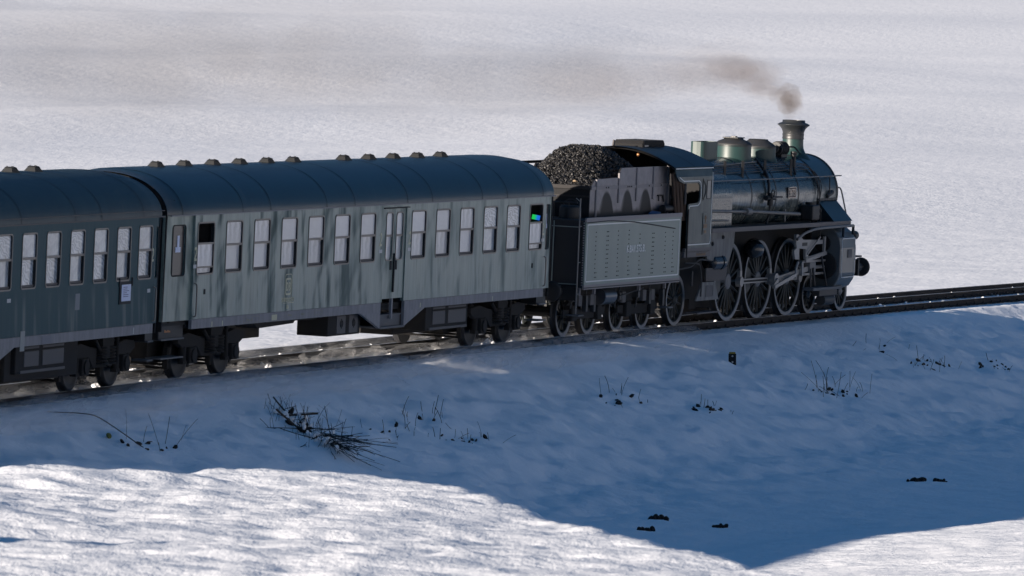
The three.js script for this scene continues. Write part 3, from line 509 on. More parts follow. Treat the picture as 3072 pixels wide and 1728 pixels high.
// ---------------------------------------------------------------- tender
const tender = thing('tender', 'four-axle locomotive tender with white-lined grey-green tank, heaped with coal', 'tender');
pose(tender, 10.9, 14.3);
{
  const tankTex = dataTex(512, 256, (u, v) => { const x = u * 6.2, y = v * 1.5, n = fbm(x * 2.2, y * 0.45, 4.4, 3), f = fbm(x * 9, y * 0.8, 8.1, 3); let k = 0.78 + 0.2 * f - 0.95 * sstep(0.0, 0.42, fbm(x * 1.15 + 3, y * 0.5, 12.7, 2) + 0.25 * n) * sstep(0.02, 0.25, v); return [lerp(0.015, 0.19, k), lerp(0.035, 0.245, k), lerp(0.034, 0.225, k)].map(toS); }, true, false);  // dark blotchy reflections are painted into the tank colour
  tankTex.repeat.set(1 / 6.2, 1 / 1.5); tankTex.offset.set(0.5, -1.17 / 1.5);
  const mTank = std(0xffffff, 0.38, 0, { map: tankTex });
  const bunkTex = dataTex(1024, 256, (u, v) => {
    const x = -1.9 + u * 5.2, y = 2.6 + v * 1.2, n = fbm(x * 3, y * 3, 3.8, 4), f = fbm(x * 9, y * 9, 1.8, 3); let k = 0.27 + 0.08 * n + 0.05 * f; let darkMask = 0;  // mask of three dark arches and a dark band along the foot
    for (const [cx, top, w] of [[-0.78, 3.26, 0.3], [0.55, 3.28, 0.26], [1.75, 3.28, 0.27]]) { const hh = (y - 2.6) / (top - 2.6), ww = w * (1 + 0.9 * Math.pow(Math.max(0, 1 - hh), 2.2)); const dx = x - cx; darkMask = Math.max(darkMask, sstep(1, 0.86, hh + 0.25 * (dx / w) ** 2) * sstep(-ww - 0.12, -ww + 0.16, dx) * sstep(ww + 0.05, ww, dx)); }
    darkMask = Math.max(darkMask, sstep(2.86, 2.7, y + 0.05 * n)); k = lerp(k, 0.008, darkMask); return [k, k * 0.93, k * 0.95].map(toS);
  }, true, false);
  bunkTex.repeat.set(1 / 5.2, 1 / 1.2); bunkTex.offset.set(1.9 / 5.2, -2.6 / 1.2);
  const mBunk = std(0xffffff, 0.62, 0, { map: bunkTex }), mGrey = std(lin(0.22, 0.205, 0.21), 0.6), mGreyDark = std(lin(0.022, 0.02, 0.02), 0.85), mRear = std(lin(0.02, 0.02, 0.022), 0.55);  // includes a near-black grey for the bunker rear edge
  const tank = new THREE.Group(); tank.name = 'water_tank'; tender.add(tank);
  { const b = new B(); b.box(-3.06, 3.14, 1.14, 2.64, -1.42, 1.42, 0.02); b.mesh('tank_body', mRear, tank); }
  for (const s of [1, -1]) {
    const g = new THREE.Group(); g.name = 'tank_side'; tender.add(g); if (s < 0) g.rotation.y = Math.PI; // far side mirrored by turning
    const b = new B(); b.box(-3.06, 3.14, 1.17, 2.66, 1.42, 1.45); b.mesh('side_plate', mTank, g);
    const t = new B(); t.box(-3.08, 3.16, 2.6, 2.69, 1.425, 1.462); t.box(-3.08, 3.16, 1.1, 1.2, 1.425, 1.46); t.mesh('edge_strip', mGrey, g); const t2 = new B(); t2.box(-3.08, 3.16, 1.125, 1.15, 1.44, 1.466); t2.mesh('dark_strip', mBlack, g);
    mesh('lining', ring(-2.98, 3.06, 1.26, 2.55, 0.05, 0.028, 1.45, 1.455), mWhiteLine, g);
    const rv = new B(), rg = new THREE.SphereGeometry(0.013, 6, 4); for (const [x, dbl] of [[-2.42, 0], [-1.72, 1], [-1.0, 0], [-0.3, 0], [0.42, 0], [1.25, 1], [2.1, 0], [2.62, 0]]) for (let y = 1.36; y < 2.46; y += 0.1) { if (x > 0.3 && y > 2.35) continue; rv.add(rg, x, y, 1.452); if (dbl || y < 1.55) rv.add(rg, x + 0.09, y, 1.452); } rv.mesh('rivets', mBlack, g).userData.kind = 'stuff';
    const cb = new B(); cb.tube([[-3.05, 2.58, 1.46], [-1.6, 2.6, 1.464], [0.2, 2.53, 1.464], [2.7, 2.34, 1.464]], 0.013, 30); cb.mesh('thin_dark_line', mBlack, g);  // thin dark tube sagging along the upper tank side
    const tx = mesh('lettering', textGeo('K.BAY.STS.B.', 0.165, 0.92), mWhiteLine, g); tx.position.set(0.2, 1.94, 1.451);
    const e = new B(), eg = new THREE.SphereGeometry(0.018, 6, 4); for (let y = 1.2; y < 2.6; y += 0.055) e.add(eg, -3.062, y, 1.4); e.mesh('rivets', mGrey, g).userData.kind = 'stuff';
  }
  // rear face lining, lamp rods
  { const b = new B(); for (const [y0, y1] of [[2.47, 2.49], [1.2, 1.22]]) b.box(-3.085, -3.06, y0, y1, -1.3, 1.3); for (const z of [-1.3, 1.28]) b.box(-3.085, -3.06, 1.2, 2.49, z, z + 0.02); b.box(-3.085, -3.06, 1.0, 2.6, 0.68, 0.7); b.mesh('rear_lining', std(lin(0.2, 0.24, 0.23), 0.6), tender); }
  for (const z of [1.34, -1.34]) { const b = new B(); b.rod([-3.2, 0.55, z], [-3.2, 3.12, z], 0.016); b.rod([-3.2, 3.05, z], [-2.75, 3.1, z * 0.8], 0.012); for (const y of [1.0, 1.7, 2.5]) b.rod([-3.2, y, z], [-3.06, y, z], 0.012); b.mesh('grab_rail', mSteelDull, tender); }
  { const b = new B(); b.rod([-2.75, 3.0, -1.3], [-2.75, 3.0, 1.1], 0.018); for (let z = -1.2; z < 1.2; z += 0.35) b.rod([-2.75, 2.64, z], [-2.75, 3.0, z], 0.012); b.mesh('rear_railing', mBlack, tender); }
  // bunker
  const bunker = new THREE.Group(); bunker.name = 'coal_bunker'; tender.add(bunker);
  for (const s of [1, -1]) {
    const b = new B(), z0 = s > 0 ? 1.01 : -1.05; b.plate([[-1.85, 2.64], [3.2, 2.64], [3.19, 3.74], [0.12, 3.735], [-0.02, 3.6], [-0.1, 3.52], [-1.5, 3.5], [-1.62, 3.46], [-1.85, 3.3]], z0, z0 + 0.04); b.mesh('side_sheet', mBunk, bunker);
    const zo = s * 1.05, r = new B(); for (const [x, y0, y1] of [[-1.5, 2.66, 3.5], [-0.06, 2.95, 3.62], [1.1, 2.97, 3.73], [2.2, 3.0, 3.73]]) r.box(x - 0.03, x + 0.03, y0, y1, Math.min(zo, zo + s * 0.035), Math.max(zo, zo + s * 0.035)); r.box(3.12, 3.2, 2.64, 3.76, Math.min(zo, zo + s * 0.05), Math.max(zo, zo + s * 0.05)); r.mesh('rib', mGrey, bunker);
    const h = new B(); for (const [a, c] of [[-1.85, -1.54], [-1.46, -0.1], [-0.02, 1.06], [1.14, 2.16], [2.24, 3.12]]) h.box(a, c, 3.27, 3.345, Math.min(zo, zo + s * 0.025), Math.max(zo, zo + s * 0.025)); h.mesh('belt_strip', mGrey, bunker);
    const rv = new B(), rg = new THREE.SphereGeometry(0.015, 6, 4); for (const x of [-1.44, 0.0, 1.16, 2.26]) for (let y = 3.0; y < 3.7; y += 0.09) rv.add(rg, x + 0.03, y, zo); for (const x of [-0.9, -0.75, 0.5, 0.62, 0.74, 1.9, 2.7]) rv.add(new THREE.SphereGeometry(0.02, 6, 4), x, 3.31, zo + s * 0.026); rv.mesh('rivets', mBlack, bunker).userData.kind = 'stuff';
    if (s > 0) { const k = new B(); k.box(2.52, 2.86, 3.06, 3.09, 1.05, 1.1); k.rod([2.56, 3.06, 1.08], [2.54, 2.95, 1.09], 0.015); k.rod([2.84, 3.06, 1.08], [2.86, 2.93, 1.1], 0.02); k.mesh('tool_bracket', mBlack, bunker); }
  }
  { const b = new B(); b.box(-1.88, -1.84, 2.64, 3.32, -1.05, 1.05); b.mesh('rear_sheet', mBlackDull, bunker); const c = new B(); c.box(-1.93, -1.84, 3.28, 3.36, -1.08, 1.08); c.box(-1.9, -1.88, 3.1, 3.14, -1.05, 1.05); c.mesh('edge_angle', mGreyDark, bunker); const d = new B(); d.box(3.16, 3.2, 2.64, 3.2, -1.0, 1.0); d.box(2.4, 3.2, 3.55, 3.62, -1.03, -0.98); d.mesh('front_sheet', mGreyD, bunker); const e = new B(); e.box(-1.9, 3.2, 3.74, 3.8, -1.08, -1.02); e.mesh('far_rim', mBlack, bunker); }
  { const b = new B(); b.lathe([[0.001, 0.3], [0.2, 0.29], [0.24, 0.24], [0.25, 0]], -2.55, 2.64, 0.86); b.rod([-2.55, 2.9, 0.62], [-2.3, 2.92, 0.62], 0.03); const f = b.mesh('tank_filler', mBlack, tender); const h = new B(); h.add(new THREE.TorusGeometry(0.21, 0.012, 6, 20, Math.PI), -2.5, 2.86, 0.86, 0, Math.PI / 2, 0); h.mesh('filler_handle', mBlack, tender); const q = new B(); for (let i = 0; i < 7; i++) q.box(-2.7 + rr(-0.2, 0.2), -2.5 + rr(0, 0.2), 2.64, 2.64 + rr(0.08, 0.22), 0.1 + i * 0.07 - 0.5, 0.14 + i * 0.07 - 0.5); q.mesh('rear_fittings', mBlackDull, tender); }
  { const b = new B(); b.rod([2.45, 2.78, 1.22], [3.1, 2.78, 1.24], 0.09, 0.085, 12); b.mesh('hose_roll', mBlack, tender); const c = new B(); c.add(new THREE.BoxGeometry(0.5, 0.06, 0.2), 1.9, 2.68, 1.24, 0.1, 0.2, 0.05); c.mesh('tarpaulin', std(lin(0.05, 0.12, 0.24), 0.7), tender); }
  // frame, running gear
  { const b = new B(); for (const z of [-1.02, 0.98]) b.plate([[-3.1, 1.14], [3.1, 1.14], [3.1, 0.86], [2.3, 0.8], [0.3, 0.76], [-0.3, 0.76], [-2.3, 0.8], [-3.1, 0.9]], z, z + 0.04); b.box(-3.1, 3.1, 1.0, 1.14, -0.9, 0.9); b.box(-3.16, -3.0, 0.85, 1.15, -1.3, 1.3); b.mesh('frame', mUnder, tender); }
  { const b = new B(); for (const z of [-0.875, 0.875]) buffer(b, -3.0, z, -1); b.mesh('buffer', mBlack, tender); }
  [-2.57, -1.03, 0.81, 2.52].forEach((x) => { for (const s of [1, -1]) spokedWheel('tender_wheel', 0.5, 10, tender, x, s, mTyre); });
  { const b = new B(); for (const x of [-2.57, -1.03, 0.81, 2.52]) b.rod([x, 0.5, -0.7], [x, 0.5, 0.7], 0.075); b.mesh('axle', mUnder, tender); }
  for (const s of [1, -1]) {
    for (const cx of [-1.8, 1.665]) { const b = new B(), z = s * 0.98; b.plate([[cx - 1.3, 0.62], [cx + 1.3, 0.62], [cx + 1.3, 0.46], [cx + 0.5, 0.4], [cx - 0.5, 0.4], [cx - 1.3, 0.46]], z - 0.03, z + 0.03); for (const q of [-0.8, 0.8]) { b.box(cx + q - 0.15, cx + q + 0.15, 0.36, 0.72, z - 0.1, z + 0.12, 0.03); for (let i = 0; i < 6; i++) b.box(cx + q - 0.42 + i * 0.05, cx + q + 0.42 - i * 0.05, 0.72 + i * 0.02, 0.738 + i * 0.02, z - 0.04, z + 0.06); } b.mesh('bogie_frame', mUnder, tender); }
    const d = new B(); for (const x of [-2.9, -2.05, -1.55, -0.3, 0.1, 1.3, 2.05, 2.95]) { d.rod([x, 1.14, s * 1.15], [x + rr(-0.05, 0.05), 0.45 + rr(0, 0.3), s * 1.1], 0.018); d.box(x - 0.06, x + 0.06, 0.62 + rr(-0.1, 0.2), 0.92, s * 1.12 - 0.05, s * 1.12 + 0.05); } d.rod([-0.1, 0.85, s * 1.2], [1.5, 1.0, s * 1.2], 0.014); d.rod([-0.35, 1.1, s * 1.2], [-0.35, 0.6, s * 1.2], 0.02); d.mesh('brake_rigging', mSteelDark, tender);
    const e = new B(); for (const x of [-2.5, -1.75, 0.3, 1.65, 2.2]) e.box(x - 0.1, x + 0.12, 0.7, 0.95, s * 1.12 - 0.04, s * 1.12 + 0.06, 0.015); e.mesh('bracket', mBoxGrey, tender);
    const f = new B(); for (const x of [-2.95, -2.0, 0.9, 2.6]) f.box(x - 0.03, x + 0.03, 0.96, 1.13, s * 1.3 - 0.03, s * 1.3 + 0.03); f.mesh('hanger', mGrey, tender);
  }
  { const b = new B(); b.rod([-1.25, 0.88, 1.12], [-0.5, 0.88, 1.12], 0.19, 0.19, 28); b.mesh('air_reservoir', std(lin(0.07, 0.075, 0.085), 0.28, 0.3), tender); }
  { const b = new B(); for (const z of [-1.2, 1.2]) { b.box(-3.05, -2.7, 0.5, 0.53, z - 0.15, z + 0.15); b.box(2.8, 3.1, 0.5, 0.53, z - 0.15, z + 0.15); } b.mesh('footstep', mStep, tender); }
}

// ---------------------------------------------------------------- locomotive
const loco = thing('steam_locomotive', 'dark green steam locomotive with tall spoked driving wheels and a flared chimney', 'steam locomotive');
pose(loco, 19.789, 27.789);
{
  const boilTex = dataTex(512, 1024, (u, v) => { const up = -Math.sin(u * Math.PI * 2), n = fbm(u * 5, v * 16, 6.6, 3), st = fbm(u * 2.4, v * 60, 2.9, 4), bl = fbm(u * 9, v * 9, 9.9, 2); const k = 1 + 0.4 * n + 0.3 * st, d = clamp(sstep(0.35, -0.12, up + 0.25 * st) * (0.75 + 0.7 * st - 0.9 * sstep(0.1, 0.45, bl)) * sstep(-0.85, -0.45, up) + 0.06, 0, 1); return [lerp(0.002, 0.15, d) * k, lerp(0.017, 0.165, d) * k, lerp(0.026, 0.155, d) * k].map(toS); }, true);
  const boilRough = dataTex(512, 256, (u, v) => [0.24 + 0.16 * fbm(u * 24, v * 10, 3.1, 3)], false);
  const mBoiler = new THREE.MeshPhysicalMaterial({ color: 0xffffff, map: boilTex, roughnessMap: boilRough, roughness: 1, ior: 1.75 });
  const mGreen = std(lin(0.012, 0.036, 0.034), 0.45), mDomeTop = std(lin(0.02, 0.021, 0.023), 0.6), mSmoke = std(lin(0.018, 0.02, 0.022), 0.42), mBand = std(lin(0.045, 0.05, 0.055), 0.35, 0.4);
  const cabTex = dataTex(256, 256, (u, v) => { const n = fbm(u * 9, v * 1.2, 4.8, 4), l = fbm(u * 3 + v, v * 3, 8.8, 3); const k = clamp(0.4 + 0.6 * n + 0.5 * l, 0, 1); return [lerp(0.012, 0.1, k), lerp(0.03, 0.125, k), lerp(0.034, 0.12, k)].map(toS); }, true); cabTex.repeat.set(0.6, 0.5);
  const mCab = std(0xffffff, 0.42, 0, { map: cabTex });
  const mPlate = std(0xffffff, 0.6, 0, { map: dataTex(256, 128, (u, v) => { const n = fbm(u * 14, v * 2.2, 1.8, 4); const k = 0.12 + 0.11 * n; return [k, k * 1.02, k * 1.02].map(toS); }, true) }); mPlate.map.repeat.set(0.5, 0.5);
  const mGreyEdge = std(lin(0.1, 0.092, 0.094), 0.6);
  const ax = 2.92;
  const LX = (prof, seg = 64) => new THREE.LatheGeometry(prof.map((p) => new THREE.Vector2(p[0], p[1])), seg).rotateZ(-Math.PI / 2); // axis +x, profile [r, x]
  // boiler barrel, smokebox
  const boiler = new THREE.Group(); boiler.name = 'boiler'; loco.add(boiler);
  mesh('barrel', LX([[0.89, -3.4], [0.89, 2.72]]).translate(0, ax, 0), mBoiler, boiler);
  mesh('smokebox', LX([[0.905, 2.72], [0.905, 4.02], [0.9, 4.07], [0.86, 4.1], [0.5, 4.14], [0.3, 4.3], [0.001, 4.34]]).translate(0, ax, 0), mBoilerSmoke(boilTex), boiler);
  mesh('smokebox_ring', LX([[0.9, 4.0], [0.925, 4.01], [0.925, 4.06], [0.9, 4.07]]).translate(0, ax, 0), mBand, boiler);
  for (const x of [-3.35, -1.86, -0.2, 1.35, 2.7]) mesh('boiler_band', LX([[0.888, x - 0.03], [0.9, x - 0.025], [0.9, x + 0.025], [0.888, x + 0.03]]).translate(0, ax, 0), mBand, boiler);
  { const b = new B(); const zf = 0.96, pts = [[-zf, 2.1], [zf, 2.1], [zf, 2.75]]; for (let i = 0; i <= 24; i++) { const t = i / 24 * Math.PI; pts.push([Math.cos(t) * 0.93 * (1 + 0.03 * Math.abs(Math.cos(t))), ax + Math.sin(t) * 0.9]); } pts.push([-zf, 2.75]);
    const s = new THREE.Shape(pts.map((p) => new THREE.Vector2(p[0], p[1]))); const g = new THREE.ExtrudeGeometry(s, { depth: 2.55, bevelEnabled: false }); g.rotateY(Math.PI / 2); b.add(g, -5.9, 0, 0); b.mesh('firebox', mBoiler, boiler); }
  { const b = new B(); b.box(-3.4, 3.9, 1.35, 2.2, -0.62, 0.62); b.box(2.7, 4.05, 1.3, 2.3, -0.75, 0.75); b.mesh('saddle', mBlackDull, boiler); }
  // chimney
  const ch = new THREE.Group(); ch.name = 'chimney'; loco.add(ch); ch.position.set(3.2, 0, 0);
  const LY = (prof, seg = 48) => new THREE.LatheGeometry(prof.map((p) => new THREE.Vector2(p[0], p[1])), seg);
  mesh('chimney_barrel', LY([[0.46, 3.7], [0.38, 3.8], [0.31, 3.88], [0.27, 3.97], [0.258, 4.05], [0.254, 4.2]]), mGreen, ch);
  mesh('chimney_band', LY([[0.258, 4.2], [0.268, 4.2], [0.268, 4.225], [0.262, 4.23], [0.262, 4.29], [0.268, 4.3], [0.268, 4.32], [0.26, 4.325]]), mSmoke, ch);
  mesh('chimney_cap', LY([[0.258, 4.32], [0.266, 4.38], [0.29, 4.44], [0.34, 4.5], [0.4, 4.545], [0.39, 4.56], [0.34, 4.585], [0.28, 4.605], [0.275, 4.66], [0.25, 4.66], [0.235, 4.3]]), mSmoke, ch);
  // domes
  for (const [name, x, y1, top, mt, dn] of [['sand_dome', -0.9, 4.1, 4.26, mGreen, 1], ['steam_dome', 0.78, 4.03, 4.22, mGreen, 0]]) {
    const d = new THREE.Group(); d.name = name; d.position.x = x; loco.add(d);
    mesh('dome_barrel', LY([[0.5, 3.62], [0.47, 3.72], [0.435, 3.8], [0.43, y1]]), mt, d); mesh('dome_cap', LY([[0.435, y1], [0.44, y1 + 0.02], [0.43, y1 + 0.035], [0.36, y1 + 0.09], [0.24, top - 0.025], [0.23, top], [0.001, top + 0.005]]), mDomeTop, d);
    mesh('dome_ring', LY([[0.432, y1 - 0.03], [0.438, y1 - 0.03], [0.438, y1 - 0.01], [0.432, y1 - 0.008]]), mSmoke, d);
    if (dn) { const b = new B(); b.box(-0.24, 0.24, top, top + 0.025, -0.2, 0.2, 0.01); b.box(-0.05, 0.08, top + 0.02, top + 0.05, -0.06, 0.06); b.mesh('filler_lid', mSmoke, d); }
  }
  { const b = new B(); const pts = []; for (let i = 0; i < 28; i++) { const t = i / 28 * Math.PI * 2; pts.push([Math.sign(Math.cos(t)) * 0.5 * Math.pow(Math.abs(Math.cos(t)), 0.5), Math.sign(Math.sin(t)) * 0.21 * Math.pow(Math.abs(Math.sin(t)), 0.5)]); }
    const s = new THREE.Shape(pts.map((p) => new THREE.Vector2(...p))), hp = new THREE.Path(pts.map((p) => new THREE.Vector2(p[0] * 0.94, p[1] * 0.88))); s.holes.push(hp);
    const g = new THREE.ExtrudeGeometry(s, { depth: 0.52, bevelEnabled: false }).rotateX(-Math.PI / 2); b.add(g, -2.85, 3.68, 0); const v = b.mesh('safety_valve_casing', mGreen, loco); const c = new B(); c.lathe([[0.1, 0], [0.09, 0.2], [0.05, 0.3]], -3.05, 3.72, 0); c.lathe([[0.1, 0], [0.09, 0.2], [0.05, 0.3]], -2.65, 3.72, 0); c.mesh('safety_valve', mBrass, loco); }
  { const b = new B(); b.rod([1.75, 3.98, 0.1], [2.35, 3.98, 0.1], 0.16, 0.14, 16); b.rod([1.65, 3.98, 0.1], [1.75, 3.98, 0.1], 0.1); b.box(1.85, 2.25, 3.72, 3.86, -0.06, 0.22); b.tube([[2.3, 4.02, 0.15], [2.5, 4.02, 0.3], [2.55, 3.85, 0.45]], 0.02, 12); for (let i = 0; i < 4; i++) b.lathe([[0.15, -0.015], [0.185, -0.01], [0.185, 0.01], [0.15, 0.015]], 1.85 + i * 0.12, 3.98, 0.1, 'x', 18); b.mesh('turbo_generator', mBlack, loco); }
  { const b = new B(); b.rod([1.35, 3.6, 0.72], [1.35, 3.86, 0.72], 0.06, 0.05, 10); b.rod([1.35, 3.86, 0.72], [1.35, 3.95, 0.72], 0.085, 0.085, 12); b.tube([[1.35, 3.62, 0.72], [1.33, 3.5, 0.76], [1.3, 3.4, 0.8]], 0.03, 8); b.mesh('whistle', mBlack, loco); }
  // piping and rails along the boiler, both sides
  for (const s of [1, -1]) {
    const P = (a) => a.map(([x, y, z]) => [x, y, z * s]);
    const hr = new B(); hr.tube(P([[-4.66, 3.33, 0.93], [-2, 3.33, 0.935], [1, 3.335, 0.935], [4.2, 3.34, 0.93]]), 0.016, 30); for (const x of [-3.3, -1.5, 0.4, 2.2, 3.4]) hr.rod([x, 3.33, s * 0.93], [x, 3.3, s * 0.8], 0.012); hr.mesh('handrail', mSteelDull, loco);
    const tp = new B(); for (let i = 0; i < 4; i++) { const z = 0.58 + i * 0.05, y = ax + Math.sqrt(0.94 * 0.94 - z * z); tp.tube(P([[-4.6, y - 0.02, z], [0, y, z], [1.9 + i * 0.08, y, z], [2.45 + i * 0.05, y - 0.06, z + 0.08], [2.62 + i * 0.03, y - 0.35, z + 0.24], [2.68, y - 0.75, 0.95], [2.66, 2.4, 0.9]]), 0.012, 60); } tp.mesh('lubricator_pipes', mSteelDark, loco);
    const bk = new B(); for (const x of [-3.4, -2.2, -0.7, 1.1]) bk.bar([x, 3.72, s * 0.6], [x, 3.38, s * 0.9], 0.06, 0.03); bk.mesh('pipe_bracket', mBlack, loco);
    const cp = new B(); cp.tube(P([[-0.55, 3.78, 0.45], [-0.66, 3.66, 0.6], [-0.72, 3.45, 0.8], [-0.8, 3.2, 0.91], [-0.85, 2.95, 0.93]]), 0.035, 24); cp.mesh('feed_pipe', mBlack, loco);
    const iv = new B(); iv.rod([-1.15, 2.88, s * 0.98], [-0.6, 2.88, s * 0.98], 0.06); iv.rod([-0.9, 2.7, s * 1.0], [-0.9, 3.0, s * 1.0], 0.075); iv.rod([-0.6, 2.9, s * 1.02], [-0.25, 2.9, s * 1.06], 0.02); iv.add(new THREE.TorusGeometry(0.1, 0.015, 6, 16), -0.95, 2.98, s * 1.08); iv.tube(P([[-0.9, 2.7, 1.0], [-0.95, 2.5, 1.0], [-1.1, 2.25, 1.0]]), 0.03, 12); iv.mesh('feed_valve', mBlack, loco);
    const sr = new B(); sr.rod([-4.4, 3.64, s * 0.55], [-0.6, 3.72, s * 0.5], 0.018); sr.rod([-2.35, 3.6, s * 0.52], [-2.2, 3.72, s * 0.5], 0.02); sr.mesh('regulator_rod', mSteelDull, loco);
    const rv = new B(); rv.rod([-5.9, 2.66, s * 1.0], [-1.9, 2.57, s * 1.02], 0.035); rv.rod([-2.6, 2.59, s * 1.02], [-2.3, 2.58, s * 1.02], 0.09); rv.rod([-1.9, 2.57, s * 1.02], [1.1, 2.46, s * 1.02], 0.042); rv.rod([0.1, 2.3, s * 1.02], [0.1, 2.6, s * 1.02], 0.025); rv.mesh('reversing_rod', mSteelDull, loco);
    const ej = new B(); ej.rod([-5.9, 2.42, s * 1.0], [-3.7, 2.4, s * 1.02], 0.022); ej.mesh('ejector_pipe', mSteelDull, loco);
    // number plate
    const np = new THREE.Group(); np.name = 'number_plate'; np.position.set(0.82, 2.98, s * 0.9); if (s < 0) np.rotation.y = Math.PI; loco.add(np);
    mesh('plate', new RoundedBoxGeometry(0.52, 0.27, 0.03, 2, 0.012), std(lin(0.05, 0.016, 0.014), 0.5), np); mesh('plate_rim', ring(-0.26, 0.26, -0.135, 0.135, 0.03, 0.018, 0.012, 0.026), mBrassPale, np); const nt = mesh('plate_number', textGeo('3673', 0.17, 0.82, 0.01), mBrassPale, np); nt.position.z = 0.016;
    // running board
    const rb = new B(), z0 = s > 0 ? 0.62 : -1.4, z1 = s > 0 ? 1.4 : -0.62; rb.box(-5.78, 3.7, 2.235, 2.26, z0, z1); rb.mesh('running_board', mBlack, loco); const re = new B(); re.box(-5.78, 3.72, 2.17, 2.27, s * 1.4 - 0.012, s * 1.4 + 0.012); re.mesh('running_board_edge', mGreyEdge, loco);
    // sloping steam pipe cover
    { const g = new THREE.BufferGeometry(), A = [[2.72, 2.78, 0.86], [4.02, 2.78, 0.86], [4.02, 2.26, 1.34], [2.72, 2.26, 1.34], [2.72, 2.26, 0.7], [4.02, 2.26, 0.7]].map(([x, y, z]) => [x, y, z * s]); const F = [[0, 3, 2], [0, 2, 1], [0, 4, 3], [1, 2, 5]]; const pos = []; for (const f of F) for (const i of s > 0 ? f : f.slice().reverse()) pos.push(...A[i]); g.setAttribute('position', new THREE.BufferAttribute(new Float32Array(pos), 3)); g.computeVertexNormals(); mesh('steam_pipe_cover', g, std(lin(0.012, 0.022, 0.026), 0.3), loco); }
    const cap = new B(); cap.box(2.7, 4.04, 2.755, 2.8, s * 0.87 - 0.05, s * 0.87 + 0.05); cap.rod([3.25, 2.85, s * 0.92], [3.55, 2.95, s * 0.95], 0.06); cap.rod([3.35, 2.9, s * 0.96], [3.35, 3.34, s * 0.94], 0.016); cap.mesh('washout_fitting', mSteelDark, loco);
    const gh = new B(); gh.tube(P([[4.06, 3.05, 0.9], [4.15, 3.04, 0.93], [4.2, 2.95, 0.96], [4.2, 2.5, 1.08], [4.15, 2.27, 1.15]]), 0.02, 24); gh.mesh('grab_rail', mSteelDull, loco);
    // lubricator pump
    const lp = new B(); lp.box(1.45, 1.95, 2.3, 2.68, s * 1.08 - 0.16, s * 1.08 + 0.16, 0.04); lp.rod([1.7, 2.68, s * 1.08], [1.7, 2.74, s * 1.08], 0.13, 0.13, 14); lp.add(new THREE.TorusGeometry(0.07, 0.02, 6, 14), 2.02, 2.52, s * 1.2); lp.rod([2.05, 2.5, s * 1.22], [2.05, 1.85, s * 1.24], 0.012); for (let i = 0; i < 6; i++) lp.rod([1.5 + i * 0.07, 2.3, s * 1.2], [1.52 + i * 0.08, 2.1, s * 1.15], 0.012); lp.mesh('lubricator', mBlack, loco);
    // cylinder with lined casing
    const cy = new THREE.Group(); cy.name = 'cylinder'; loco.add(cy);
    { const pts = [[0.7, 2.1], [1.24, 2.08], [1.38, 1.98], [1.46, 1.86], [1.5, 1.62], [1.5, 1.02], [1.46, 0.86], [1.36, 0.7], [1.18, 0.62], [0.7, 0.6]]; const sh = new THREE.Shape(pts.map(([z, y]) => new THREE.Vector2(-z, y))); const g = new THREE.ExtrudeGeometry(sh, { depth: 1.06, bevelEnabled: true, bevelSize: 0.02, bevelThickness: 0.03, bevelSegments: 2 }).rotateY(Math.PI / 2).translate(2.8, 0, 0).toNonIndexed(); mesh('cylinder_casing', s > 0 ? g : flip(g), mCyl(boilTex), cy); }
    { const b = new B(); b.rod([2.72, 1.18, s * 1.1], [2.9, 1.18, s * 1.1], 0.33, 0.36, 28); b.rod([2.72, 1.72, s * 1.05], [2.9, 1.72, s * 1.05], 0.2, 0.22, 24); b.mesh('cylinder_cover', mBlack, cy); const c2 = new B(); c2.rod([3.8, 1.18, s * 1.1], [4.02, 1.18, s * 1.1], 0.36, 0.3, 28); c2.mesh('cylinder_cover', mBlack, cy); }
    { const q = ring(2.86, 3.8, 0.9, 1.86, 0.06, 0.02, 0, 0.004).toNonIndexed(); q.translate(0, 0, 1.522); mesh('lining', s > 0 ? q : flip(q), mWhiteLine, cy); const b = new B(); b.box(3.28, 3.56, 1.38, 1.58, s * 1.53 - 0.005, s * 1.53 + 0.005); b.mesh('maker_plate', mBoxGrey, cy); }
    { const b = new B(); b.tube(P([[0.27, 1.88, 1.3], [0.64, 2.02, 1.34], [1.16, 2.11, 1.4], [1.85, 2.14, 1.45], [3.8, 2.15, 1.45]]), 0.035, 40, 8); b.mesh('steam_drain_pipe', mSteelDull, loco); const c = new B(); c.rod([3.1, 2.15, s * 1.45], [2.95, 1.9, s * 1.5], 0.03); c.rod([3.8, 2.15, s * 1.45], [3.7, 1.95, s * 1.48], 0.035); c.rod([3.84, 2.12, s * 1.45], [3.95, 1.85, s * 1.45], 0.012); c.mesh('drain_valve', mBlack, loco); }
    // wheels
    for (const [x, w] of [[-3.01, 1], [-1.0, 1], [1.01, 1]]) spokedWheel('driving_wheel', 0.935, 18, loco, x, s, mTyre, { weight: 1, hub: mHub });
    for (const x of [2.58, 4.83]) spokedWheel('leading_wheel', 0.475, 10, loco, x, s, mTyre, { hub: mHub });
    spokedWheel('trailing_wheel', 0.603, 12, loco, -6.44, s, mTyre);
    // rods and valve gear
    const zc = s * 0.97; const pins = [[-2.68, 0.93], [-0.67, 0.93], [1.34, 0.93]];
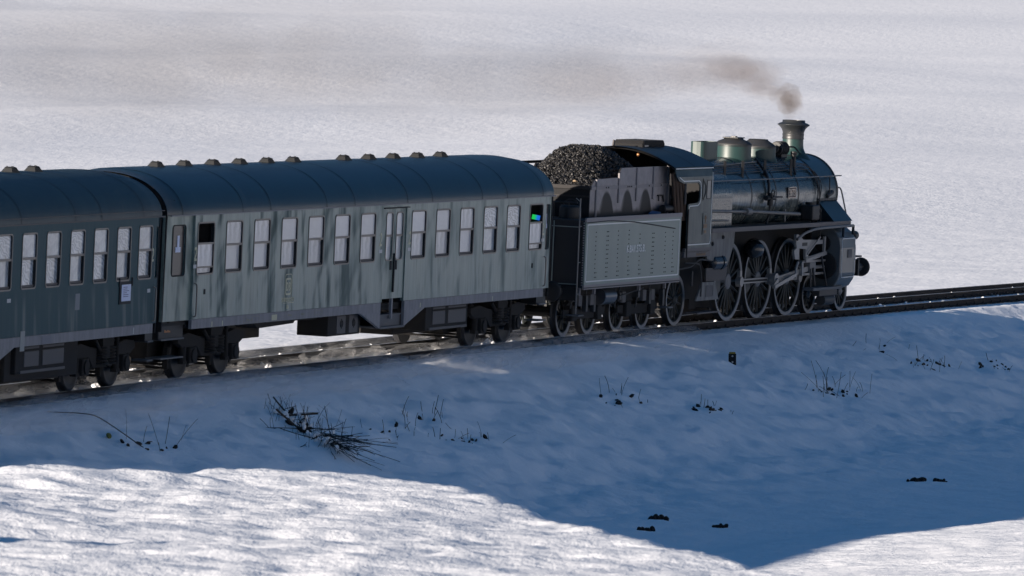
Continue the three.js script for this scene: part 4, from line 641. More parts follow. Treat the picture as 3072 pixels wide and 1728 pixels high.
    { const b = new B(); b.bar([pins[0][0], 0.93, zc], [pins[1][0], 0.93, zc], 0.11, 0.05); b.bar([pins[1][0], 0.93, zc], [pins[2][0], 0.93, zc], 0.11, 0.05); for (const [x, y] of pins) { b.rod([x, y, zc - s * 0.06], [x, y, zc + s * 0.07], 0.12, 0.12, 18); b.box(x - 0.06, x + 0.06, y + 0.1, y + 0.26, zc - 0.04, zc + 0.04); } b.mesh('coupling_rod', mSteel, loco); const g = new B(); for (let i = 0; i < 2; i++) g.bar([pins[i][0] + 0.2, 0.93, zc + s * 0.027], [pins[i + 1][0] - 0.2, 0.93, zc + s * 0.027], 0.045, 0.006); g.mesh('rod_flute', mBlackDull, loco); }
    { const z = s * 1.1, b = new B(); b.bar([-0.67, 0.93, z], [1.8, 1.15, z], 0.12, 0.06); b.rod([-0.67, 0.93, z - 0.06], [-0.67, 0.93, z + 0.07], 0.16, 0.16, 18); b.rod([1.8, 1.15, z - 0.05], [1.8, 1.15, z + 0.05], 0.09); b.mesh('main_rod', mSteel, loco); const c = new B(); c.bar([-0.67, 0.93, s * 1.18], [-0.93, 0.77, s * 1.2], 0.1, 0.05); c.bar([-0.93, 0.77, s * 1.22], [0.48, 1.02, s * 1.22], 0.085, 0.04); c.mesh('eccentric_rod', mSteel, loco); }
    { const z = s * 1.1, b = new B(); b.box(1.15, 2.72, 1.29, 1.34, z - 0.06, z + 0.06); b.box(1.15, 2.72, 0.98, 1.03, z - 0.06, z + 0.06); b.mesh('slide_bar', mSteel, loco); const c = new B(); c.box(1.6, 2.0, 1.03, 1.29, z - 0.08, z + 0.08, 0.02); c.rod([2.0, 1.16, z], [2.8, 1.16, z], 0.045); c.mesh('crosshead', mSteelDull, loco); }
    { const b = new B(), z = s * 1.15; b.plate([[0.54, 1.82], [0.54, 1.99], [0.68, 1.99], [1.04, 1.85], [2.4, 1.82], [2.4, 1.72], [1.84, 1.72], [1.71, 1.64], [1.47, 1.58], [1.4, 1.36], [1.25, 1.37], [1.22, 1.62], [0.78, 1.65], [0.79, 1.38], [0.52, 1.39], [0.45, 1.54], [0.42, 1.61], [0.6, 1.65]].slice().reverse(), z - 0.03, z + 0.03); b.mesh('motion_bracket', mSteelLight, loco); const w = new B(); w.box(0.98, 1.3, 1.7, 1.78, z + s * 0.03 - 0.01, z + s * 0.03 + 0.01); w.mesh('bracket_slot', mBlack, loco); }
    { const b = new B(), z = s * 1.18; b.tube([[0.72, 1.32, z], [0.6, 1.15, z], [0.62, 0.95, z]].map((p) => p), 0.035, 10); b.bar([1.02, 1.32, z], [1.05, 0.98, z], 0.09, 0.04); b.bar([1.25, 1.34, z], [2.7, 1.49, z], 0.075, 0.04); b.bar([1.25, 1.41, z], [2.6, 1.53, z], 0.02, 0.05); b.bar([2.52, 1.9, z], [2.5, 1.45, z], 0.1, 0.05); b.bar([2.05, 1.9, s * 1.24], [1.2, 1.5, s * 1.24], 0.03, 0.03); b.mesh('valve_gear', mSteelLight, loco); const c = new B(); c.rod([2.25, 1.42, s * 1.22], [2.6, 0.78, s * 1.24], 0.025); c.rod([2.6, 0.78, s * 1.24], [2.66, 0.66, s * 1.24], 0.025); c.rod([1.75, 1.15, s * 1.2], [1.9, 0.72, s * 1.2], 0.03); c.rod([2.95, 1.0, s * 1.25], [2.95, 0.65, s * 1.25], 0.02); c.rod([1.4, 1.15, s * 1.26], [1.4, 0.68, s * 1.28], 0.022); c.mesh('drain_cock_rods', mSteelDark, loco); }
    { const b = new B(); b.box(1.25, 3.3, 0.62, 0.69, s * 1.28 - 0.14, s * 1.28 + 0.14, 0.01); b.mesh('front_footboard', mStep, loco); const c = new B(); c.box(2.15, 3.4, 0.45, 0.62, s * 1.15 - 0.1, s * 1.15 + 0.1, 0.02); c.rod([2.5, 0.35, s * 1.15], [3.2, 0.35, s * 1.15], 0.13, 0.13, 16); c.mesh('drain_box', mSteelDark, loco); }
    { const b = new B(), z = s * 1.0; b.lathe([[0.001, 0.22], [0.1, 0.2], [0.19, 0.12], [0.22, 0], [0.2, -0.25], [0.1, -0.32], [0.001, -0.33]], -1.78, 1.68, z, 'x', 24); b.mesh('air_vessel', mBlackGloss, loco); }
    { const b = new B(), z = s * 1.22; const r = (a) => (s > 0 ? a : a); b.plate([[-5.6, 2.15], [-5.6, 1.55], [-5.2, 1.5], [-4.25, 1.36], [-4.05, 1.6], [-3.86, 1.88], [-3.84, 2.15]], z - 0.02, z + 0.02); const pl = b.mesh('ashpan_plate', mPlate, loco); const c = new B(); c.add(new THREE.SphereGeometry(0.05, 12, 8), -4.62, 2.04, z + s * 0.02); c.add(new THREE.SphereGeometry(0.05, 12, 8), -5.3, 1.9, z + s * 0.02); c.mesh('bolt_head', mBlack, loco); const d = new B(); d.plate([[-5.55, 1.33], [-5.55, 1.03], [-4.3, 1.02], [-4.15, 1.34]], z - 0.04, z); d.mesh('ashpan_plate', mGreyEdgeD, loco); const e = new B(); e.plate([[-6.0, 1.02], [-6.35, 0.6], [-4.88, 0.6], [-5.16, 1.02]], s * 1.28 - 0.02, s * 1.28 + 0.02); e.mesh('step_plate', mPlate, loco); const h = new B(); h.box(-5.75, -5.3, 0.68, 0.95, s * 1.3 - 0.005, s * 1.3 + 0.008, 0.004); h.box(-5.3, -5.27, 0.7, 0.93, s * 1.3, s * 1.3 + 0.012); h.mesh('hatch', mBoxGrey, loco); const f = new B(); f.box(-6.35, -4.95, 0.3, 0.33, s * 1.2 - 0.15, s * 1.2 + 0.15); f.mesh('footstep', mGreyEdge, loco); }
    { const b = new B(), z = s * 1.12; b.rod([-5.1, 1.45, z], [-4.45, 1.45, z], 0.19, 0.19, 24); b.add(new THREE.SphereGeometry(0.19, 20, 12), -5.1, 1.45, z, 0, 0, 0, [0.5, 1, 1]); b.rod([-4.62, 1.45, z], [-4.58, 1.45, z], 0.205, 0.205, 24); b.mesh('injector', mBlackGloss, loco); const c = new B(); c.tube(P([[-7.4, 1.35, 1.2], [-6.6, 1.4, 1.22], [-6.0, 1.55, 1.22], [-5.2, 1.5, 1.2]]), 0.02, 24); c.tube(P([[-7.0, 1.5, 1.25], [-6.2, 1.45, 1.28], [-6.05, 1.1, 1.3], [-6.1, 0.7, 1.32]]), 0.018, 24); c.rod([-6.55, 1.3, s * 1.25], [-6.55, 0.95, s * 1.25], 0.03); c.mesh('injector_pipes', mSteelDark, loco); }
    // cab side
    const cs = new THREE.Group(); cs.name = 'cab_side'; loco.add(cs);
    {
      const A = (x, y) => new THREE.Vector2(s > 0 ? x : -x, y);
      const pts = [[-7.62, 1.86], [-6.04, 1.86], [-6.06, 3.5], [-6.08, 3.52], [-8.4, 3.52], [-8.25, 3.42], [-7.95, 3.36], [-7.0, 3.36], [-6.9, 3.3], [-6.88, 3.2], [-6.88, 3.02], [-6.92, 2.94], [-7.02, 2.9], [-7.58, 2.88], [-7.62, 2.84]];
      const sh = new THREE.Shape(pts.map((p) => A(...p))); if (s < 0) sh.curves.reverse();
      mesh('cab_side_sheet', new THREE.ExtrudeGeometry(new THREE.Shape((s > 0 ? pts : pts.slice().reverse()).map((p) => A(...p))), { depth: 0.03, bevelEnabled: false }).translate(0, 0, 1.46).rotateY(s > 0 ? 0 : Math.PI), mCab, cs);
      const cant = new B(); cant.add(new THREE.BoxGeometry(2.35, 0.24, 0.02), -7.24, 3.62, s * 1.45, s * -0.3); cant.mesh('cantrail_panel', mCab, cs);
      const lt = new B(), zz = s * 1.494; const ln = (p) => { for (let i = 0; i < p.length - 1; i++) lt.bar([...p[i], zz], [...p[i + 1], zz], 0.024, 0.006); };
      ln([[-7.56, 1.94], [-6.16, 1.94], [-6.12, 2.0], [-6.12, 3.6]]); ln([[-7.57, 1.94], [-7.57, 2.78], [-7.52, 2.83], [-7.0, 2.84], [-6.88, 2.9], [-6.83, 3.02], [-6.83, 3.25], [-6.88, 3.36], [-6.98, 3.41], [-7.95, 3.41], [-8.25, 3.5]]); ln([[-8.5, 3.7], [-6.1, 3.7]]); lt.mesh('lining', mWhiteLine, cs);
      const w = new B(); w.box(-6.74, -6.72, 2.98, 3.46, s * 1.49 - 0.004, s * 1.49 + 0.012); w.plate([[-6.72, 3.42], [-6.68, 3.42], [-6.5, 3.28], [-6.5, 3.12], [-6.68, 2.95], [-6.72, 2.95], [-6.55, 3.12], [-6.55, 3.28]].slice().reverse(), s * 1.495 - 0.006, s * 1.495 + 0.006); w.mesh('wind_deflector', mBlack, cs);
      const fr = ring(-6.46, -6.18, 2.98, 3.42, 0.04, 0.018, 0, 0.008).toNonIndexed().translate(0, 0, 1.49); mesh('window_frame', s > 0 ? fr : flip(fr), mBlack, cs); const gw = paneGeo(-6.45, -6.19, 2.99, 3.41, 1.492).toNonIndexed(); mesh('window_pane', s > 0 ? gw : flip(gw), std(lin(0.1, 0.115, 0.12), 0.3), cs);
      const pl = new B(); pl.box(-6.66, -6.36, 2.16, 2.66, s * 1.492 - 0.006, s * 1.492 + 0.012); pl.mesh('plate_panel', mCab, cs); const em = new B(); em.lathe([[0.001, 0.02], [0.04, 0.015], [0.06, 0]], -6.5, 2.55, s * 1.505, 'z', 16); em.box(-6.52, -6.48, 2.42, 2.56, s * 1.508 - 0.004, s * 1.508 + 0.004); em.mesh('crest', mBrassDull, cs); const t1 = new B(); t1.box(-6.61, -6.4, 2.31, 2.4, s * 1.507 - 0.004, s * 1.507 + 0.004); t1.box(-6.57, -6.43, 2.19, 2.26, s * 1.507 - 0.004, s * 1.507 + 0.004); t1.mesh('shed_plate', mBrassDull, cs);
      const fl = new B(); fl.box(-7.7, -6.02, 1.78, 1.86, s * 1.46 - 0.03, s * 1.46 + 0.03); fl.box(-7.7, -6.02, 1.65, 1.77, s * 1.44 - 0.03, s * 1.44 + 0.03); fl.mesh('cab_sill', mGreyEdge, cs); const tx = marks(11, 0.07, 0.055); if (s < 0) tx.rotateY(Math.PI); const tm = mesh('sill_lettering', tx, mBrassDull, cs); tm.position.set(-6.6, 1.71, s * 1.472);
      const gr = new B(); gr.rod([-7.66, 1.6, s * 1.52], [-7.66, 2.75, s * 1.52], 0.018); gr.rod([-7.66, 2.75, s * 1.52], [-7.55, 2.75, s * 1.49], 0.015); gr.mesh('grab_rail', mBlack, cs); const gp = new B(); gp.rod([-7.7, 2.88, s * 1.44], [-7.72, 3.36, s * 1.44], 0.03); gp.mesh('door_pillar', mGreyEdgeD, cs);
    }
    if (s < 0) { const b = new B(); b.box(-8.3, -6.88, 2.86, 3.5, -1.47, -1.455); b.mesh('added_dark_panel', mBlackDull, cs); }  // dark panel added so no bright field shows through the cab window
    { const b = new B(); for (let i = 0; i < 6; i++) { const x = -8.35 + i * 0.11; b.tube([[x - 0.05, 3.6 - i * 0.02, s * 1.38], [x + 0.12, 3.1, s * (1.36 + 0.03 * (i % 2))], [x + 0.25, 2.5, s * 1.38]], 0.045, 12, 5); } b.mesh('canvas_curtain', mCanvas, loco); }
  }
  // cab body
  { const b = new B(); b.box(-7.9, -5.95, 1.72, 1.78, -1.42, 1.42); b.mesh('cab_floor', mBlackDull, loco); const c = new B(); c.box(-6.0, -5.94, 1.78, 3.7, -1.42, 1.42); { const s = new THREE.Shape(); s.moveTo(-1.42, 3.69); s.lineTo(1.42, 3.69); for (let j = 0; j <= 20; j++) { const t = 1 - j / 10; s.lineTo(t * 1.42, 3.7 + 0.4 * (1 - Math.pow(Math.abs(t), 2.1))); } c.add(new THREE.ExtrudeGeometry(s, { depth: 0.06, bevelEnabled: false }).rotateY(Math.PI / 2), -6.0, 0, 0); } c.mesh('cab_front', mBlackDull, loco); const d = new B(); d.rod([-6.05, 2.7, 0], [-6.2, 2.7, 0], 0.5, 0.5, 20); for (let i = 0; i < 8; i++) d.rod([-6.2, 2.3 + i * 0.14, rr(-0.7, 0.7)], [-6.35, 2.3 + i * 0.14, rr(-0.7, 0.7)], 0.03); d.mesh('boiler_backhead', mBlack, loco); }
  const cabRoof = (x0, x1, lift, z0 = 1.47) => { const N = 36, pos = [], idx = [], uv = []; const nx = 8; for (let i = 0; i <= nx; i++) for (let j = 0; j <= N; j++) { const t = -1 + 2 * j / N, z = t * z0, y = 3.73 + 0.42 * (1 - Math.pow(Math.abs(t), 2.1)) + lift; pos.push(x0 + (x1 - x0) * i / nx, y, z); uv.push((x0 + (x1 - x0) * i / nx) * 0.3, j / N); } for (let i = 0; i < nx; i++) for (let j = 0; j < N; j++) { const a = i * (N + 1) + j; idx.push(a, a + 1, a + N + 1, a + 1, a + N + 2, a + N + 1); } const g = new THREE.BufferGeometry(); g.setAttribute('position', new THREE.BufferAttribute(new Float32Array(pos), 3)); g.setAttribute('uv', new THREE.BufferAttribute(new Float32Array(uv), 2)); g.setIndex(idx); g.computeVertexNormals(); return g; };
  mesh('cab_roof', cabRoof(-8.55, -5.9, 0), mCabRoof, loco); mesh('cab_ceiling', cabRoof(-8.55, -5.92, -0.05, 1.45), mBlackDull, loco); for (const x of [-8.53, -7.25]) mesh('roof_seam', cabRoof(x - 0.02, x + 0.02, 0.012), mBlack, loco); mesh('roof_rim', cabRoof(-8.57, -8.54, -0.03), mGreyEdgeD, loco);
  { const b = new B(); b.plate([[-7.75, 4.08], [-6.35, 4.08], [-6.35, 4.2], [-6.43, 4.28], [-7.67, 4.28], [-7.75, 4.2]], -0.36, 0.36, 0.02); const v = b.mesh('roof_ventilator', mBlackDull, loco); const c = new B(); c.box(-7.68, -7.45, 4.14, 4.18, 0.37, 0.38); c.mesh('vent_slot', mSteel, loco); const d = new B(); d.bar([-8.45, 4.13, -0.1], [-8.4, 4.28, -0.1], 0.08, 0.03); d.mesh('whistle_post', mGreyEdgeD, loco); }
  { const b = new B(); b.add(new THREE.SphereGeometry(0.04, 10, 8), -8.5, 3.98, 0.55); b.mesh('cab_lamp', mBrass, loco); }
  // frames, buffer beam, axles
  { const b = new B(); for (const z of [-0.56, 0.5]) b.plate([[-7.6, 1.35], [-7.6, 0.75], [-4.5, 0.7], [4.9, 0.55], [5.55, 0.8], [5.55, 1.3], [4.2, 1.5], [-4, 1.5]], z, z + 0.06); b.box(-7.6, -5.9, 1.35, 1.72, -1.1, 1.1); b.box(-5.9, -3.9, 0.55, 1.5, -0.5, 0.5); b.mesh('main_frame', mUnder, loco); const a = new B(); a.box(-4.6, 2.1, 0.3, 0.62, -0.46, 0.46); for (const x of [-4.1, -2.0, 0.0, 2.0]) a.box(x - 0.05, x + 0.05, 0.22, 0.34, -0.8, 0.8); for (const [x, r] of [[-3.01, 0.935], [-1, 0.935], [1.01, 0.935], [2.58, 0.475], [4.83, 0.475], [-6.44, 0.603]]) a.rod([x, r, -0.72], [x, r, 0.72], 0.1); a.mesh('axle', mUnder, loco); }
  { const b = new B(); b.box(5.48, 5.58, 0.85, 1.25, -1.02, 1.02); b.box(4.1, 5.5, 1.32, 1.36, -1.1, 1.1); b.mesh('buffer_beam', mBlack, loco); const c = new B(); for (const z of [-0.875, 0.875]) buffer(c, 5.57, z, 1); c.mesh('buffer', mBlack, loco); const d = new B(); d.rod([5.58, 0.95, 0], [5.8, 0.95, 0], 0.04); d.rod([5.8, 0.95, 0], [6.0, 0.5, 0], 0.03); d.plate([[5.92, 0.52], [6.05, 0.58], [6.32, 0.52], [6.34, 0.47], [6.12, 0.46], [6.05, 0.36], [5.96, 0.38]], -0.04, 0.04); d.mesh('screw_coupling', mBlack, loco); const e = new B(); for (const z of [-0.9, 0.9]) { e.rod([5.3, 1.5, z], [5.3, 1.75, z], 0.04); e.lathe([[0.001, 0.14], [0.11, 0.13], [0.11, -0.1], [0.06, -0.13]], 5.35, 1.85, z, 'x', 20); } e.mesh('head_lamp', mBlack, loco); }
  function mBoilerSmoke(t) { return new THREE.MeshPhysicalMaterial({ color: 0xffffff, map: t, roughness: 0.3, ior: 1.7 }); }
  function mCyl(t) { return std(lin(0.085, 0.095, 0.1), 0.33); }
}

// ---------------------------------------------------------------- coal on the tender
{
  const heap = (x, z) => {
    const e = Math.abs(z) / 1.02, cap = 1 - Math.pow(e, 3.2);
    let y = 3.3 + 0.86 * Math.exp(-(((x - 0.45) / 1.45) ** 2)) * cap + 0.14 * Math.exp(-(((x - 2.1) / 0.9) ** 2)) * cap;
    y += sstep(-0.3, 0.4, x) * 0.14 * (1 - cap); y -= sstep(-1.3, -1.95, x) * 0.12; return y + 0.05 * fbm(x * 2.3, z * 2.3, 4.2, 2);
  };
  const nx = 60, nz = 30, pos = [], idx = [];
  for (let i = 0; i <= nx; i++) for (let j = 0; j <= nz; j++) { const x = -1.83 + 4.95 * i / nx, z = -1.0 + 2.0 * j / nz; pos.push(x, heap(x, z) - 0.05, z); }
  for (let i = 0; i < nx; i++) for (let j = 0; j < nz; j++) { const a = i * (nz + 1) + j; idx.push(a, a + 1, a + nz + 1, a + 1, a + nz + 2, a + nz + 1); }
  const bg = new THREE.BufferGeometry(); bg.setAttribute('position', new THREE.BufferAttribute(new Float32Array(pos), 3)); bg.setIndex(idx); bg.computeVertexNormals();
  const coal = thing('coal_heap', 'heap of black coal lumps piled above the tender bunker', 'coal'); pose(coal, 10.9, 14.3); coal.userData.kind = 'stuff';
  mesh('coal_bed', bg, mCoal, coal);
  const lump = [0, 1].map(() => { const g = new THREE.DodecahedronGeometry(1, 0), p = g.attributes.position, key = new Map(); for (let i = 0; i < p.count; i++) { const k = [p.getX(i), p.getY(i), p.getZ(i)].map((v) => v.toFixed(2)).join(); if (!key.has(k)) key.set(k, rr(0.65, 1.25)); const s = key.get(k); p.setXYZ(i, p.getX(i) * s, p.getY(i) * s * 0.8, p.getZ(i) * s); } return g; });
  lump.forEach((g, q) => {
    const N = 3600, im = shadow(new THREE.InstancedMesh(g, mCoal, N)), d = new THREE.Object3D(), c = new THREE.Color();
    for (let i = 0; i < N; i++) { const x = rr(-1.85, 3.1), z = rr(-0.99, 0.99), s = rr(0.016, 0.04) * (rnd() < 0.1 ? 1.5 : 1); d.position.set(x, heap(x, z) + rr(-0.03, 0.03), z); d.rotation.set(rr(0, 6), rr(0, 6), rr(0, 6)); d.scale.setScalar(s); d.updateMatrix(); im.setMatrixAt(i, d.matrix); const k = rr(0.5, 1.6); im.setColorAt(i, c.setRGB(k, k * 0.95, k * 0.95)); }
    im.name = 'coal_lumps'; im.userData.kind = 'stuff'; coal.add(im);
  });
  { const b = new B(); b.add(lump[0].clone().scale(0.07, 0.05, 0.07), -1.5, heap(-1.5, 0.55) + 0.04, 0.55); b.mesh('stone', std(lin(0.3, 0.22, 0.14), 0.9), coal); }
}

// ---------------------------------------------------------------- people
function field(bones, size, res, centre, k = 0.035) {
  const mc = new MarchingCubes(res, mCloth, false, false, 60000); mc.isolation = 0; const h = res / 2;
  for (let z = 0; z < res; z++) for (let y = 0; y < res; y++) for (let x = 0; x < res; x++) {
    const p = [(x - h) / h * size + centre[0], (y - h) / h * size + centre[1], (z - h) / h * size + centre[2]]; let d = 9;
    for (const [a, b, ra, rb] of bones) {
      const ab = [b[0] - a[0], b[1] - a[1], b[2] - a[2]], ap = [p[0] - a[0], p[1] - a[1], p[2] - a[2]], t = clamp((ap[0] * ab[0] + ap[1] * ab[1] + ap[2] * ab[2]) / (ab[0] ** 2 + ab[1] ** 2 + ab[2] ** 2 + 1e-9), 0, 1);
      const q = Math.hypot(ap[0] - ab[0] * t, ap[1] - ab[1] * t, ap[2] - ab[2] * t) - (ra + (rb - ra) * t), e = Math.max(k - Math.abs(d - q), 0) / k; d = Math.min(d, q) - e * e * k * 0.25;
    }
    mc.field[x + y * res + z * res * res] = -d;
  }
  mc.update(); const n = mc.count, g = new THREE.BufferGeometry(); const P = new Float32Array(n * 3), N = new Float32Array(n * 3);
  for (let i = 0; i < n; i++) for (let c = 0; c < 3; c++) { P[i * 3 + c] = mc.positionArray[i * 3 + c] * size + centre[c]; N[i * 3 + c] = mc.normalArray[i * 3 + c]; }
  g.setAttribute('position', new THREE.BufferAttribute(P, 3)); g.setAttribute('normal', new THREE.BufferAttribute(N, 3)); return g;
}
// figure faces +x; feet at y = 0; hands given as targets [x, y, z]
function person(name, label, where, at, turn, o) {
  const root = thing(name, label, 'person'); const w = new THREE.Object3D(); pose(w, ...where); w.updateMatrix();
  root.position.copy(new THREE.Vector3(...at).applyMatrix4(w.matrix)); root.rotation.y = w.rotation.y + turn;
  const lean = o.lean || 0, sh = 1.42, Y = (y) => y, X = (y) => lean * Math.max(0, y - 0.9);
  const bones = [[[X(0.95), 0.95, 0], [X(1.2), 1.2, 0], 0.15, 0.16], [[X(1.2), 1.2, 0], [X(1.4), 1.4, 0], 0.16, 0.13], [[X(1.38), 1.38, -0.15], [X(1.38), 1.38, 0.15], 0.085, 0.085], [[X(1.42), 1.42, 0], [X(1.55), 1.55, 0], 0.065, 0.058]];
  for (const s of [-1, 1]) {
    bones.push([[X(0.95), 0.95, s * 0.09], [0.03, 0.5, s * 0.1], 0.105, 0.075], [[0.03, 0.5, s * 0.1], [-0.02, 0.09, s * 0.1], 0.07, 0.048], [[-0.03, 0.06, s * 0.1], [0.16, 0.04, s * 0.12], 0.05, 0.04]);
    const hd = s > 0 ? o.handR : o.handL, S = [X(1.38), 1.38, s * 0.19], el = [(S[0] + hd[0]) / 2 - 0.04, Math.min(S[1], hd[1]) * 0.5 + (S[1] + hd[1]) / 4 - 0.1, (S[2] + hd[2]) / 2 + s * 0.1];
    bones.push([S, el, 0.062, 0.048], [el, hd, 0.046, 0.033]);
  }
  const body = mesh('body', field(bones, 0.95, 84, [0.05, 0.9, 0], 0.05), o.cloth, root);
  const hx = X(1.62) + 0.02, hy = 1.66, head = new THREE.Group(); head.name = 'head'; head.position.set(hx, hy, 0); head.rotation.set(0, o.headTurn || 0, -(o.nod || 0)); root.add(head);
  const hb = [[[-0.02, 0.035, 0], [0.0, 0.02, 0], 0.092, 0.09], [[0.02, -0.06, 0], [0.055, -0.085, 0], 0.055, 0.04], [[0.09, 0.0, 0], [0.108, -0.028, 0], 0.012, 0.018], [[0.06, -0.005, 0], [-0.03, -0.1, 0], 0.05, 0.055], [[-0.005, -0.01, -0.09], [-0.01, -0.03, -0.092], 0.02, 0.014], [[-0.005, -0.01, 0.09], [-0.01, -0.03, 0.092], 0.02, 0.014], [[0.085, -0.055, -0.015], [0.085, -0.055, 0.015], 0.014, 0.014]];
  mesh('face', field(hb, 0.19, 56, [0, -0.02, 0], 0.02), mSkin, head);
  { const b = new B(); for (const s of [-1, 1]) b.add(new THREE.SphereGeometry(0.011, 8, 6), 0.083, 0.012, s * 0.032); b.mesh('eyes', mRubber, head); }
  { const b = new B(); b.add(new THREE.SphereGeometry(0.108, 20, 10, 0, 7, 0, 1.5), -0.012, 0.045, 0, 0, 0, 0.12); if (o.peak) b.add(new THREE.CylinderGeometry(0.1, 0.105, 0.012, 18, 1, false, 0.3, 2.5), 0.075, 0.05, 0, 0, 0, -0.15, [0.85, 1, 0.8]); else b.add(new THREE.SphereGeometry(0.104, 18, 8, 0, 7, 1.2, 0.9), -0.018, 0.03, 0, 0, 0, 0.3); b.mesh(o.peak ? 'cap' : 'hair', o.capMat || mCloth, head); }
  for (const s of [-1, 1]) {
    const hd = s > 0 ? o.handR : o.handL, f = new THREE.Group(); f.name = 'hand'; f.position.set(...hd); f.rotation.set(0, 0, o.handTilt ?? -1.2); root.add(f);
    const fb = [[[0.01, 0, -0.02], [0.07, 0, -0.024], 0.02, 0.018], [[0.01, 0, 0.0], [0.075, 0, 0.0], 0.02, 0.018], [[0.01, 0, 0.02], [0.07, 0, 0.024], 0.02, 0.017]];
    [[-0.03, 0.072], [-0.01, 0.08], [0.011, 0.075], [0.031, 0.058]].forEach(([z, l]) => fb.push([[0.075, 0, z], [0.075 + l * 0.5, -0.008, z * 1.1], 0.0095, 0.0088], [[0.075 + l * 0.5, -0.008, z * 1.1], [0.075 + l * 0.85, -0.036, z * 1.1], 0.0088, 0.0078]));
    fb.push([[0.03, 0, -s * 0.03], [0.065, -0.012, -s * 0.062], 0.013, 0.011], [[0.065, -0.012, -s * 0.062], [0.095, -0.03, -s * 0.058], 0.011, 0.009]);
    mesh('palm', field(fb, 0.11, 60, [0.07, -0.01, 0], 0.008), o.glove || mSkin, f);
  }
  return root;
}
const mCoat = std(lin(0.013, 0.02, 0.034), 0.95), mPink = std(lin(0.14, 0.06, 0.09), 0.95);
person('person', 'person in dark coat and cap behind the lowered rear window of the grey-green coach', [SC - 8.35, SC + 8.35], [-10.02, 1.16, 1.02], -2.4, { handL: [0.25, 1.05, -0.2], handR: [0.25, 1.05, 0.2], peak: true, cloth: mCoat, nod: 0.3 });
person('person', 'person with pink sleeve at the lowered front coach window, holding up a phone', [SC - 8.35, SC + 8.35], [9.35, 1.16, 0.98], -Math.PI / 2 + 0.5, { handL: [0.42, 1.52, -0.16], handR: [0.35, 1.42, 0.12], cloth: mPink, lean: 0.12, capMat: mRubber, handTilt: 0.6 });
person('person', 'person in dark blue overalls and black cap standing between tender and cab', [19.789, 27.789], [-7.62, 1.78, 0.93], 0.35, { handL: [0.38, 1.15, -0.2], handR: [0.36, 1.0, 0.24], peak: true, cloth: std(lin(0.012, 0.018, 0.03), 0.95), lean: 0.05, headTurn: 0.2 });
{
  const ph = thing('phone', 'glowing green and blue screen of a phone held up in the coach window', 'phone'); const w = new THREE.Object3D(); pose(w, SC - 8.35, SC + 8.35); w.updateMatrix();
  ph.position.copy(new THREE.Vector3(9.66, 2.76, 1.36).applyMatrix4(w.matrix)); ph.rotation.set(0, w.rotation.y - 1.1, -0.2);
  mesh('phone_case', new RoundedBoxGeometry(0.19, 0.115, 0.012, 2, 0.005), mRubber, ph);
  const t = dataTex(32, 16, (u, v) => [0.02, toS(lerp(0.42, 0.1, sstep(0.25, 0.8, u))), toS(lerp(0.06, 0.55, sstep(0.3, 0.75, u)))], true, false);
  mesh('phone_screen', new THREE.PlaneGeometry(0.18, 0.105).translate(0, 0, 0.0075), new THREE.MeshStandardMaterial({ color: 0x000000, emissive: 0xffffff, emissiveMap: t, emissiveIntensity: 0.42, roughness: 0.4 }), ph);
}

// ---------------------------------------------------------------- embankment: marker post, brushwood, weeds, bare earth
const onGround = (a, L, dy = 0) => { const p = trackAt(a, L); p.y = ground(a, L) + dy; return p; };
{
  const p = thing('marker_post', 'short black marker post with two white dots and a yellow top in the embankment snow', 'marker post'); p.position.copy(onGround(14.94, 3.09, -0.06)); p.rotation.y = 1.15;
  { const b = new B(); b.box(-0.085, 0.085, 0, 0.3, -0.06, 0.06, 0.012); b.mesh('post', mBlackDull, p); const c = new B(); c.box(-0.07, 0.07, 0.3, 0.335, -0.055, 0.055, 0.01); c.mesh('cap', std(lin(0.3, 0.24, 0.03), 0.8), p); for (const y of [0.11, 0.245]) { const d = new B(); d.add(new THREE.CylinderGeometry(0.02, 0.02, 0.008, 14), 0, y, 0.062, Math.PI / 2); const m = d.mesh('reflector', mPale, p); m.rotation.y = -0.0; const e = d.mesh('reflector', mPale, p); e.rotation.y = Math.PI; } }
  p.rotation.y = 0.5 + Math.PI * 0; p.rotation.y = -1.2 + 0.0;
}
function stem(b, base, dir, len, r, bend = 0.15, n = 5) { const pts = []; const d = new THREE.Vector3(...dir).normalize(), q = new THREE.Vector3(rr(-1, 1), rr(-0.6, 0.3), rr(-1, 1)).multiplyScalar(bend * len); for (let i = 0; i <= n; i++) { const t = i / n; pts.push([base[0] + d.x * len * t + q.x * t * t, base[1] + d.y * len * t + q.y * t * t, base[2] + d.z * len * t + q.z * t * t]); } b.tube(pts, r, n * 2, 4); return pts; }
